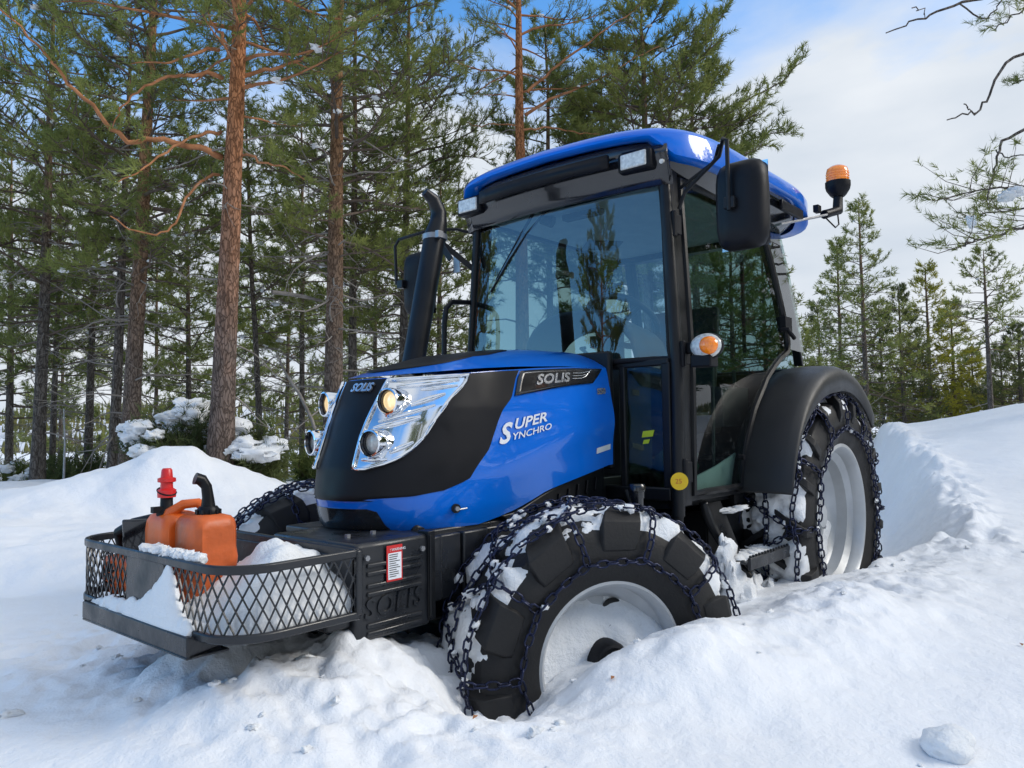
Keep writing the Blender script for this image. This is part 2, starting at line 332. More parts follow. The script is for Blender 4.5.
# ------------------------------------------------------------------ snow ground
def RF(x,y):
    dx,dy=x-CAM[0],y-CAM[1]; return dx*GR[0]+dy*GR[1], dx*GF[0]+dy*GF[1]
def rf(R,F): return CAM[0]+R*GR[0]+F*GF[0], CAM[1]+R*GR[1]+F*GF[1]
def sdpoly(x,y,P):
    d=np.full(x.shape,1e9); ins=np.zeros(x.shape,bool); n=len(P)
    for i in range(n):
        ax,ay=P[i]; bx,by=P[(i+1)%n]; ex,ey=bx-ax,by-ay
        t=np.clip(((x-ax)*ex+(y-ay)*ey)/(ex*ex+ey*ey),0,1); d=np.minimum(d,(x-ax-t*ex)**2+(y-ay-t*ey)**2)
        c=((ay>y)!=(by>y))&(x<(bx-ax)*(y-ay)/((by-ay) if by!=ay else 1e-9)+ax); ins^=c
    return np.where(ins,-1,1)*np.sqrt(d)
def gs(x,y,cx,cy,sx,sy=None,rot=0):
    sy=sy or sx; c,s=math.cos(rot),math.sin(rot); u=(x-cx)*c+(y-cy)*s; v=-(x-cx)*s+(y-cy)*c
    return np.exp(-(u/sx)**2-(v/sy)**2)
TRENCH=[(-.15,-.62),(1.5,-.74),(2.0,-.98),(2.5,-1.04),(2.85,-1.12),rf(2.43,4.10),rf(3.43,6.4),rf(4.55,9.3),rf(9.0,19),rf(6.5,20),rf(2.6,9.5),(2.9,1.05),(-.2,.95)]
def ground(x,y):
    R,F=RF(x,y); a=R/np.maximum(F,.6); d=np.hypot(R,F)
    h=.40+0*x
    h=h+(.66+.30*sst(.48,.70,a))*sst(.12,.50,a)*sst(2.3,10.5,F)
    h=h-.05*sst(.2,.8,a)*sst(3,1.2,F)
    # gentle hollows and steps at the left
    lf=sst(.1,-.25,a)
    h=h+lf*(.05*np.sin(F*1.5+a*2)*sst(3,5,F)*sst(14,9,F)-.06*sst(3,6,F))
    h=h-.10*lf*np.exp(-((F-4.9-.6*a)/.35)**2)*sst(-.1,-.3,a)
    # mound under the big pine
    mx,my=rf(-3.72,8.7); rot=math.atan2(GR[1],GR[0])
    u=(x-mx)*GR[0]+(y-my)*GR[1]; v=(x-mx)*GF[0]+(y-my)*GF[1]
    mn=fbm(x*1.9,y*1.9,seed=5)
    h=h+.50*np.clip(1.12*np.exp(-(((u+.0)/.80)**2)**1.1-(v/.9)**2)+.22*mn,0,1.3)*np.exp(-((u/1.6)**2+(v/1.5)**2))
    h=h+.26*np.exp(-((u+1.05)/.8)**2-(v/.8)**2)+.12*np.exp(-((u+2.1)/.9)**2-(v/1.0)**2)
    h=h+.10*np.exp(-((u-.85)/.4)**2-((v-.5)/.6)**2)
    h=h+lf*sst(3.2,4.5,F)*sst(16,12,F)*(.075*fbm(x*.9,y*.9,seed=41)+.03*fbm(x*2.6,y*2.6,seed=42))
    # far drop at the left, far flat at the right
    h=h-sst(12,40,F)*6.0*sst(.35,-.05,a)-sst(12.5,30,F)*1.4*sst(.2,.5,a)
    h=h+.05*fbm(x*.45,y*.45,seed=1)*sst(2,5,d)+.025*fbm(x*1.1,y*1.1,seed=9)
    # ridges of snow pushed aside along the near side
    n1=fbm(x*3.1,y*3.1,seed=21); n2=fbm(x*8,y*8,seed=22); n3=fbm(x*19,y*19,seed=23)
    near=gs(x,y,.95,-1.16,1.15,.30,-.06)
    h=h+.120*gs(x,y,.80,-1.16,.85,.28,-.06)*(1+.5*n1)-.04*gs(x,y,2.2,-1.05,.7,.22)
    h=h+.125*gs(x,y,.05,-1.0,.28,.20)*(1+.3*n1)+.05*gs(x,y,-.22,-.86,.16,.14)
    h=h-.15*gs(x,y,-.38,-.62,.22,.20)
    # pile ploughed up before the weight block and under the basket
    pile=gs(x,y,-.62,-.02,.46,.66)
    h=h+.14*gs(x,y,-.80,-.05,.38,.60)*(1+.8*n1)+.03*gs(x,y,-.46,-.42,.18,.14)*(1+.6*n1)
    # trench / wheel ruts
    sd=sdpoly(x+.05*n1+.02*n2,y+.05*n1-.02*n2,TRENCH); wl_=.16+.26*sst(2.4,3.4,x); ins=sst(.06,-1,sd/wl_)*1.0
    floor=.20+.05*n1+.10*sst(3,9,F); 
    h=h*(1-ins)+np.minimum(h,floor)*ins
    lip=np.exp(-((sd-.09)/.13)**2)*sst(2.2,2.9,x); h=h+lip*(.03+.06*n2+.05*n1)
    # churned lumps
    ch=np.clip(near*.62+1.7*pile+.9*gs(x,y,-.55,-.45,.45,.35)+.35*gs(x,y,2.4,-1.1,.8,.3)+.6*lip+.5*gs(x,y,-.9,.9,.6,.6),0,1)
    bil=1-np.abs(fbm(x*5.2,y*5.2,seed=31))*2.4; bil2=1-np.abs(fbm(x*12,y*12,seed=33))*2.4
    h=h+ch*(.038*bil+.020*bil2+.009*n3-.018)
    # soft small relief elsewhere
    h=h+.006*n2*(1-ch)*sst(.3,1,d)
    return h
def axis(lo,hi,core,far=420.):
    c=list(np.arange(lo,hi,core)); 
    def outw(s):
        o=[];d=0
        while d<far:
            st=core+.0135*d if d<16 else core+.216+.09*(d-16)
            d+=st; o.append(d)
        return o
    ex=outw(1); return np.array([lo-e for e in ex[::-1]]+c+[hi+e for e in ex])
gx=axis(-1.9,3.3,.016); gy=axis(-1.9,1.1,.016)
X,Y=np.meshgrid(gx,gy,indexing='ij'); Z=ground(X,Y)
nx,ny=X.shape; idx=np.arange(nx*ny).reshape(nx,ny)
V=np.stack([X,Y,Z],-1).reshape(-1,3); Fq=np.stack([idx[:-1,:-1],idx[1:,:-1],idx[1:,1:],idx[:-1,1:]],-1).reshape(-1,4)
g=mesh_np('snow_ground',V,Fq,SNOW,smooth=True); tag(g,'deep white snow cover, churned up around the tractor','snow',kind='structure')
def gz(x,y): return float(ground(np.array([float(x)]),np.array([float(y)]))[0])

def lump(mb,c,r,seed,sq=(1,1,1),nz=.25,n=9,fr=1.4):
    th=np.linspace(0,math.pi,n+1)[:,None]; ph=(np.arange(2*n)*math.pi/n)[None,:]
    dx,dy,dz=np.sin(th)*np.cos(ph),np.sin(th)*np.sin(ph),np.cos(th)*np.ones_like(ph)
    q=(1+nz*1.6*fbm(dx*fr+seed*3.1,dy*fr,dz*fr,3,seed))*r
    Pn=np.stack([c[0]+dx*q*sq[0],c[1]+dy*q*sq[1],c[2]+dz*q*sq[2]],-1)
    mb.grid([[tuple(p) for p in row] for row in Pn],closed=True)
# loose clods round the tractor
rg=random.Random(4); clod=MB()
for i in range(95):
    if i<80: x,y=rg.gauss(-.75,.35),rg.gauss(-.15,.5)
    elif i<85: x,y=rg.uniform(-.2,2.9),-1.15+rg.gauss(0,.16)
    else: x,y=rg.uniform(-1.3,2.8),rg.uniform(-1.7,-.9)
    if -.75<x<2.7 and -.80<y<.8: continue
    r=rg.uniform(.005,.013)*(1.9 if rg.random()<.14 else 1)
    lump(clod,(x,y,gz(x,y)+r*.15),r,i,(1.3,1,.7),.6,6,2.3)
o=clod.build('snow_clods',SNOWP,smooth=80); tag(o,'small loose clods of snow scattered on the churned snow','snow',kind='stuff')
b=MB(); p=rf(1.06,1.93); lump(b,(p[0],p[1],gz(*p)+.018),.062,77,(1.2,.95,.62),.28,16,1.1)
o=b.build('snow_chunk',SNOWP,smooth=80); tag(o,'single rounded chunk of snow lying on smooth snow at lower right','snow chunk')
for i,(px,py,t,lab) in enumerate([(612,668,2.15,'small brown leaf on the snow bank below the front wheel'),(475,749,1.95,'dark bit of twig on smooth snow at the bottom edge'),(1021,637,2.6,'small brown leaf on smooth snow at the right edge')]):
    P=at(px,py,t); P=(P[0],P[1],gz(P[0],P[1])+.006); b=MB()
    b.sheet([(P[0]-.012,P[1]-.004,P[2]),(P[0],P[1]-.007,P[2]+.003),(P[0]+.014,P[1]+.002,P[2]),(P[0]+.002,P[1]+.006,P[2]+.004)],(0,0,1),.001)
    o=b.build('twig_bit' if i==1 else 'leaf',BARKO); tag(o,lab,'twig' if i==1 else 'leaf')

# ================================================================== TRACTOR
T=empty('tractor'); tag(T,'blue compact cab tractor with chained tyres standing sunk in the deep snow','tractor')
def ip(x,xs,ys): return float(np.interp(x,xs,ys))
# ---- bonnet surface
def nose(z): return ip(z,[.80,.86,.95,1.05,1.2,1.36,1.42],[-.46,-.51,-.525,-.51,-.455,-.38,-.33])
def wid(z): return ip(z,[.80,.9,1.0,1.25,1.40,1.5],[.27,.30,.31,.315,.295,.27])
HD=.44; XR=.70
def hzb(x): return ip(x,[-.5,-.1,.0,.1,.28,.68],[.835,.835,.85,.87,.93,1.01])
def hzt(x): return ip(x,[-.45,-.1,.1,.4,.68],[1.355,1.39,1.405,1.42,1.425])
def HP(u,v,off=0,raw=False):
    """bonnet skin: u 0 at the nose, 1 at the corner, 2 at the rear, negative on the far side; v 0 bottom, 1 top"""
    def q(u,v):
        s=-1 if u>=0 else 1; a=abs(u); n=-.5; th=min(a,1)*math.pi/2
        x0=n+HD*(1-math.cos(th)) if a<1 else n+HD+(a-1)*(XR-n-HD)
        b=hzb(x0); z=b+(hzt(x0)-b)*v; n=nose(z)
        if a<1: x=n+HD*(1-math.cos(th)); y=wid(z)*math.sin(th)**.9
        else: x=n+HD+(a-1)*(XR-n-HD); y=wid(z)+.02*(a-1)
        # swelling crease along the flank
        if a>.9: y+=.010*math.exp(-((v-(.32+.12*(a-1)))/.14)**2)*min(1,(a-.9)*4)
        return Vector((x,s*y,z))
    p=q(u,v)
    if off:
        e=.004; uu=u if abs(u)>.01 else .01*(1 if u>=0 else -1)
        du=q(uu+e,v)-q(uu-e,v); dv=q(u,min(v+e,1.0))-q(u,min(v+e,1.0)-2*e); n=du.cross(dv); n.normalize()
        c=Vector((.2,0,p.z)); 
        if n.dot(p-c)<0: n=-n
        p=p+n*off
    return p
def patch(lo,hi,v0,v1,nu,nv,off,mb=None,edge=True):
    """raised skin piece between u=lo(v) and u=hi(v), with returned edges so that it has real thickness"""
    mb=mb or MB(); rows=[]
    vs=np.linspace(v0,v1,nv)
    for v in vs: rows.append([HP(lo(v)+(hi(v)-lo(v))*k/(nu-1),v,off) for k in range(nu)])
    if edge:
        i0=-.004
        rows=[[HP(lo(v0)+(hi(v0)-lo(v0))*k/(nu-1),v0,i0) for k in range(nu)]]+rows+[[HP(lo(v1)+(hi(v1)-lo(v1))*k/(nu-1),v1,i0) for k in range(nu)]]
        vv=[v0]+list(vs)+[v1]
        rows=[[HP(lo(v),v,i0)]+r+[HP(hi(v),v,i0)] for v,r in zip(vv,rows)]
    mb.grid(rows); return mb
hb=MB()
us=list(np.linspace(-2,-1,22))+list(np.linspace(-.97,.97,64))+list(np.linspace(1,2,22)); vs=np.linspace(0,1,34)
hb.grid([[HP(u,v) for u in us] for v in vs])
# crowned top
def TP(u,k,off=0):
    """crown: k 0 at the skin edge, 1 on the ridge"""
    e=HP(u,1.0); a=abs(u)
    ax=Vector((-.02,0,0)) if a<1 else Vector((e.x,0,0))
    if a<1: ax.x=e.x*(1-1)+(-.06)
    p=e+(ax-e)*k; xx=p.x
    zc=.050+.040*float(sst(-.3,.5,xx)); z=hzt(e.x)*(1-k)+hzt(xx)*k+zc*(1-(1-k)**2.3)
    return Vector((p.x,p.y,z+off))
hb.grid([[TP(u,k) for u in us] for k in np.linspace(0,1,16)**1.3])
hood=hb.build('bonnet',BLUE,T,smooth=50)
mb=MB(); mb.grid([[TP(u,k0+(1-k0)*k,.004) for k in np.linspace(0,1,12)] for u,k0 in [(q,ip(abs(q),[0,.6,1.0,1.35],[.16,.30,.45,.70])) for q in np.linspace(-1.3,1.3,41)]])
mb.build('top_panel',BLACKM,T,smooth=50,solid=.006)
mb=MB(); mb.bx(XR-.006,XR+.03,-.325,.325,.99,1.50); mb.build('bonnet_seal',BLACKP,T,bevel=.01)
# black mask, wraps the nose between both flanks
def cb(v): return ip(v,[.205,.235,.30,.475,.725,.80,.90,1.0],[.30,.70,.875,.975,1.0,1.05,1.055,1.055])
def cb0(v): return cb(max(v,.205))
mk=patch(lambda v:-cb0(v),lambda v:cb0(v),.205,.992,90,40,.004)
mask=mk.build('grille_mask',BLACKM,T,smooth=50)
# lower intake scoop
sc=patch(lambda v:-ip(v,[.0,.14,.17],[.42,.34,.22]),lambda v:ip(v,[.0,.14,.17],[.42,.34,.22]),.02,.155,24,8,.004); sc.build('lower_intake',BLACKG,T,smooth=50)
# light clusters
def la(v): return ip(v,[.40,.60,.78,1.0],[.185,.175,.195,.235])
def lb(v): return ip(v,[.40,.44,.50,.59,.70,.82,.925,.985],[.24,.40,.49,.55,.585,.63,.70,.71])
for s in (1,-1):
    c=patch((lambda v:la(v)) if s>0 else (lambda v:-lb(v)),(lambda v:lb(v)) if s>0 else (lambda v:-la(v)),.405,.988,26,30,.010)
    cl=c.build('headlight_cluster',CHROME,T,smooth=40)
    # bright frame line and sculpted fins
    fr=MB()
    edge=[HP(s*la(v),v,.015) for v in np.linspace(.405,.975,18)]+[HP(s*(la(.975)+(lb(.975)-la(.975))*k),.975,.015) for k in np.linspace(.1,1,8)]+[HP(s*lb(v),v,.015) for v in np.linspace(.96,.405,22)]+[HP(s*(la(.405)+(lb(.405)-la(.405))*k),.405,.015) for k in (.8,.5,.2)]
    fr.tube(edge,.007,6,closed=True); fr.build('cluster_frame',CHROME,cl,smooth=60)
    fn=MB(); rr=random.Random(3)
    for (ua,va,ub,vb,r) in [(.30,.93,.66,.95,.012),(.42,.80,.60,.86,.010),(.24,.66,.50,.72,.012),(.26,.70,.56,.79,.008),(.38,.50,.50,.56,.010),(.22,.46,.38,.46,.009),(.45,.90,.66,.91,.008)]:
        fn.tube([HP(s*(ua+(ub-ua)*k),va+(vb-va)*k,.012) for k in np.linspace(0,1,7)],[r*(.4+.6*math.sin(math.pi*k)) for k in np.linspace(0.05,.95,7)],8)
    fn.build('reflector_fin',CHROME,cl,smooth=60)
    for k,(u,v) in enumerate([(.335,.84),(.31,.575)]):
        P=HP(s*u,v,.0); ax=Vector((-1,s*-.16,-.02)).normalized(); R=Vector((0,0,1)).rotation_difference(ax).to_matrix()
        lm=MB(); lm.lathe([(.0,-.10),(.037,-.10),(.043,-.02),(.047,.020),(.045,.030),(.040,.032),(.037,.024),(.035,.004)],30,'z')
        lm.v=[tuple(P+ax*.030+R@Vector(q)) for q in lm.v]
        lo=lm.build('headlight',CHROME,T,smooth=40)
        l2=MB(); l2.lathe([(.0,.012),(.020,.011),(.0335,.004),(.0365,.006)],30,'z'); l2.v=[tuple(P+ax*.032+R@Vector(q)) for q in l2.v]
        lb_=l2.build('lens',BULB if k==0 else LENSW,lo,smooth=60)
        # outer collar in black for the lower lamp
        l3=MB(); l3.lathe([(.0375,.010),(.0375,.026),(.033,.020),(.032,.008)],30,'z'); l3.v=[tuple(P+ax*.033+R@Vector(q)) for q in l3.v]
        l3.build('lens_ring',BLACKG,lo,smooth=40)
# emblem letters on the nose strip, curved with the skin
def nosemap(cu,cv,sx,sz,off):
    return lambda x,y,z:HP(cu+x*sx,cv+y*sz,off+z)
tx=text('nose_emblem','SOLIS',lambda x,y,z:HP(-.035+x*.88,.905+y*1.0,.010+(z+.002)),SILVERD,size=.075,parent=T,shear=.35,extr=.004,bold=.0025,spacing=1.0)
# badge window
def bd(v): return v
bw=MB(); rows=[]
for v in np.linspace(.845,.985,8):
    k=(v-.845)/.14; u0=1.075; u1=1.80+.12*k; rows.append([HP(u0+(u1-u0)*j/19,v-(.035*(1-k))*(1-j/19.)*1.0,.008) for j in range(20)])
bw.grid(rows); bwn=bw.build('badge_window',BLACKG,T,smooth=50,solid=.008)
text('lettering','SOLIS',lambda x,y,z:HP(1.235+x*1.95,.872+y*1.75,.011+z),SILVERD,size=.062,parent=bwn,extr=.001,bold=.002,spacing=1.05)
st=MB()
for i in range(3):
    st.tube([HP(1.575,.892+i*.024,.012),HP(1.66,.892+i*.024,.012),HP(1.71+.02*i,.905+i*.024,.012),HP(1.735+.02*i,.935+i*.016,.012)],.0016,5)
st.build('stripe_motif',SILVERD,bwn)
text('model_lettering','S50',lambda x,y,z:HP(1.845+x*1.5,.735+y*1.9,.004+z),SILVERD,size=.042,parent=T,extr=.0008,bold=.0018)
text('side_lettering','S',lambda x,y,z:HP(1.035+x*1.45,.495+y*1.72,.004+z),WHITEP,size=.112,parent=T,extr=.0006,bold=.003)
text('side_lettering','UPER',lambda x,y,z:HP(1.122+x*1.75,.575+y*1.72,.004+z),WHITEP,size=.062,parent=T,extr=.0006,bold=.0012)
text('side_lettering','YNCHRO',lambda x,y,z:HP(1.122+x*1.75,.502+y*1.72,.004+z),WHITEP,size=.040,parent=T,extr=.0006,bold=.0003)
mb=MB(); mb.grid([[HP(u,v,.003) for u in np.linspace(1.84,1.97,5)] for v in (.16,.215)]); mb.build('data_plate',MAPG,T)
# bolt latch
P=HP(.80,.125); ax=Vector((-.45,-1,0)).normalized(); b=MB(); b.tube([P,P+ax*.012],.016,16); b.build('latch_plate',BLACKP,T,smooth=40)
b=MB(); b.tube([P+ax*.010,P+ax*.024],.008,12); b.tube([P+ax*.016+Vector((.012,0,-.004)),P+ax*.016+Vector((.045,-.004,-.002))],.003,8); b.build('latch_bolt',GREY,T,smooth=40)
# vented side panels under the bonnet
for s in (-1,1):
    yy=s*.292
    poly=[(.02,.855),(.10,.862),(.28,.920),(.50,.975),(.69,1.003),(.69,.85),(.64,.80),(.10,.80)]
    b=MB(); b.prism(poly,'y',yy,yy-s*.03); b.mi=0
    o=b.build('side_vent_panel',BLACKP,T,bevel=.006)
    for k in range(7):
        b=MB(); x=.22+k*.065; zt=ip(x,[.1,.28,.5,.69],[.85,.905,.955,.985]); b.bar((x,yy+s*.004,zt-.07 if k else zt-.05),(x+.012,yy+s*.004,zt-.012),.012,.012,up=(1,0,0))
        b.build('vent_rib',BLACKM,o,bevel=.003)
# ---- chassis and engine area
b=MB(); b.bx(-.62,1.3,-.17,.17,.50,.80); b.bx(-.35,.9,-.235,.235,.72,.86); b.bx(.1,.75,-.16,.16,.42,.7); b.build('chassis',BLACKP,T,bevel=.015)
b=MB()
for x0,x1,yy in ((-.375,-.30,.31),(-.295,-.20,.30),(-.19,-.07,.305),(-.06,.10,.29)):
    for s in (-1,1): b.bx(x0,x1,s*yy,s*(yy-.12),.61,.822)
b.bx(-.52,.55,-.27,.27,.815,.838); b.build('engine_side_frame',FRAME,T,bevel=.006)
b=MB(); b.bx(.35,1.25,-.26,.26,.70,.95); b.bx(.55,.72,-.40,-.24,.55,.82); b.tube([(.62,-.34,.8),(.6,-.36,.6),(.5,-.3,.5)],.022,8); b.tube([(.75,-.36,.9),(.78,-.42,.7),(.9,-.45,.55)],.016,8); b.build('transmission_housing',BLACKP,T,bevel=.012)
b=MB(); b.tube([(0,-.62,.455),(0,.62,.455)],[.06,.06],14); b.lathe([(0,-.12),(.11,-.09),(.14,0),(.11,.09),(0,.12)],20,'x',(0,0,.455)); b.tube([(-.12,-.5,.47),(-.12,.5,.47)],.018,8); b.build('front_axle',BLACKP,T,smooth=40)
b=MB(); b.tube([(2.08,-.62,.675),(2.08,.62,.675)],[.10,.10],16); b.bx(1.75,2.35,-.28,.28,.45,.98); b.build('rear_axle',BLACKP,T,bevel=.01)
b=MB(); b.lathe([(0,0),(.030,0),(.030,.025),(.034,.027),(.034,.048),(.028,.056),(0,.056)],24,'z',(.585,-.52,.885)); b.lathe([(0,0),(.026,0),(.026,-.10),(0,-.10)],16,'z',(.585,-.52,.885)); b.build('fluid_cap',BLACKG,T,smooth=40)
b=MB(); b.bx(.50,.80,-.58,-.34,.62,.80); b.build('battery_box',BLACKP,T,bevel=.015)
# ---- weight block with emboss
wb=MB(); wb.bx(-.68,-.385,-.345,.10,.555,.842); wbo=wb.build('front_weight_block',FRAME,T,bevel=.012)
b=MB(); b.bx(-.40,-.37,-.352,-.30,.57,.85); b.tube([(-.395,-.356,z) for z in np.linspace(.58,.84,20)],.005,6); b.build('edge_strip',BLACKP,wbo,bevel=.002)
b=MB()
for z in (.775,.715,.655-.055):
    b.box((-.535,-.347,z),(.215,.010,.014)); b.box((-.535,-.347,z-.024),(.215,.010,.014))
b.build('pressed_rib',FRAME,wbo,bevel=.004)
text('embossed_lettering','SOLIS',lambda x,y,z:Vector((-.655+x,-.347-z,.622+y+x*.03)),FRAME,size=.082,parent=wbo,extr=.004,bold=.001,shear=.15,spacing=1.15)
stk=MB(); stk.bx(-.572,-.510,-.352,-.3535,.718,.826); so_=stk.build('warning_sticker',REDD,T)
stk=MB(); stk.bx(-.567,-.515,-.3536,-.3546,.724,.803); sp_=stk.build('sticker_text_field',WHITEP,so_)
stk=MB(); rr=random.Random(9)
for i in range(11): stk.bx(-.563,-.563+.044*rr.uniform(.6,1),-.3547,-.3553,.7965-i*.0065,.7987-i*.0065)
tag(stk.build('sticker_small_print',BLACKP,so_),kind='stuff')
text('sticker_heading','! WARNING',lambda x,y,z:Vector((-.560+x,-.3545-z,.809+y)),WHITEP,size=.0115,parent=so_,extr=.0003)
for x,z in ((-.645,.80),(-.425,.80),(-.60,.845),(-.50,.845)):
    b=MB(); b.tube([(x,-.347,z),(x,-.356,z)],.009,6) if z<.84 else b.tube([(x,-.2,.842),(x,-.2,.852)],.010,6); b.build('bolt_head',GREY,wbo,smooth=30)
b=MB(); b.bx(-.765,-.68,-.32,.10,.60,.70); b.build('carrier_bracket',FRAME,T,bevel=.006)
# ---- carrier basket
bk=empty('carrier_basket',parent=T)
def bpath(off=0,n=9):
    x0,x1,y=-1.135+off,-.755,.45-off; r=.13; P=[(x1,-y)]
    for i in range(n): a=math.pi/2*i/(n-1); P.append((x0+r-r*math.sin(a),-y+r-r*math.cos(a)))
    for i in range(n): a=math.pi/2*i/(n-1); P.append((x0+r-r*math.cos(a),y+.07-r+r*math.sin(a)))
    P.append((x1,y)); return P
def resamp(P,step):
    P=np.array(P,float); d=np.r_[0,np.cumsum(np.linalg.norm(np.diff(P,axis=0),axis=1))]; n=max(2,int(round(d[-1]/step))+1); s=np.linspace(0,d[-1],n)
    return np.stack([np.interp(s,d,P[:,k]) for k in range(P.shape[1])],1),s
BZ0,BZ1=.672,.848
fine,fs=resamp(bpath(),.01)
def BPt(s,z,off=0):
    q=np.array([np.interp(s,fs,fine[:,0]),np.interp(s,fs,fine[:,1])]); c=np.array([-.85,0]); 
    d=q-c; 
    return Vector((q[0],q[1],z))
def slab(path,z0,z1,th,mb):
    P=[Vector((a,b,0)) for a,b in path]; K=len(P); rows=[[],[],[],[]]
    for i in range(K):
        t=(P[min(i+1,K-1)]-P[max(i-1,0)]).normalized(); n=Vector((t.y,-t.x,0))
        if n.dot(P[i]-Vector((-.85,0,0)))<0: n=-n
        o=P[i]+n*th/2; q=P[i]-n*th/2
        for r,(c,z) in zip(rows,((o,z0),(o,z1),(q,z1),(q,z0))): r.append((c.x,c.y,z))
    mb.grid([list(x) for x in zip(*rows)],closed=True); mb.add([r[0] for r in rows],[(0,1,2,3)]); mb.add([r[-1] for r in rows],[(0,1,2,3)])
b=MB(); slab(resamp(bpath(),.02)[0],BZ1-.020,BZ1+.003,.014,b); b.bx(-.765,-.745,-.45,.45,BZ1-.022,BZ1+.004); b.build('rim_rail',FRAME,bk,bevel=.004)
b=MB(); slab(resamp(bpath(),.02)[0],BZ0-.012,BZ0+.010,.016,b); b.bx(-.765,-.745,-.45,.45,BZ0-.016,BZ1-.02); b.bx(-.765,-.745,-.46,-.435,BZ0,BZ1); b.bx(-.765,-.745,.435,.46,BZ0,BZ1); b.build('bottom_rail',FRAME,bk,bevel=.004)
LT=fs[-1]; mid=LT/2
# solid centre plate of the front
pl=[(float(np.interp(s,fs,fine[:,0])),float(np.interp(s,fs,fine[:,1]))) for s in np.linspace(mid-.155,mid+.075,20)]
b=MB(); slab(pl,BZ0,BZ1-.02,.006,b); b.build('front_plate',FRAME,bk)
def strand(b,s0,s1,z0,z1):
    n=max(2,int(abs(s1-s0)/.012)); 
    b.tube([BPt(s0+(s1-s0)*k/n,z0+(z1-z0)*k/n) for k in range(n+1)],.0025,4,cap=False)
dw=.032; dh=.062; h=BZ1-BZ0-.02
for a,c in ((0.0,mid-.155),(mid+.075,LT)):
    n=int((c-a)/dw)+1; b=MB()
    for i in range(-4,n+4):
        for sg in (1,-1):
            z0,z1=BZ0+.005,BZ1-.015; k=dw/dh
            s0=a+i*dw; s1=s0+sg*(z1-z0)*k
            lo,hi=min(s0,s1),max(s0,s1)
            if hi<=a or lo>=c: continue
            def cl(s): return min(max(s,a),c)
            t0=(cl(s0)-s0)/(s1-s0); t1=(cl(s1)-s0)/(s1-s0)
            strand(b,cl(s0),cl(s1),z0+(z1-z0)*t0,z0+(z1-z0)*t1)
    b.build('expanded_mesh',FRAME,bk,smooth=0)
b=MB(); b.prism([(-1.10,-.33),(-1.10,.33),(-.72,.43),(-.72,-.43)],'z',BZ0-.012,BZ0-.006); b.build('basket_floor',FRAME,bk)
b=MB(); b.bx(-1.165,-1.155,-.30,.36,.622,.672); b.bx(-1.165,-1.05,-.30,.36,.616,.623); b.sheet([(-1.155,-.30,.672),(-.72,-.24,.672),(-.72,-.24,.658),(-1.155,-.30,.622)],(0,1,0),.008); b.sheet([(-1.155,.352,.672),(-.72,.30,.672),(-.72,.30,.658),(-1.155,.352,.622)],(0,1,0),.008); b.bx(-1.13,-.72,-.10,-.05,.64,.670); b.bx(-1.13,-.72,.12,.17,.64,.670); b.build('support_frame',FRAME,bk,bevel=.003)
b=MB(); b.tube([(-1.10,-.302,.655),(-1.10,-.314,.655)],.008,10); b.build('bolt_head',GREY,bk,smooth=30)

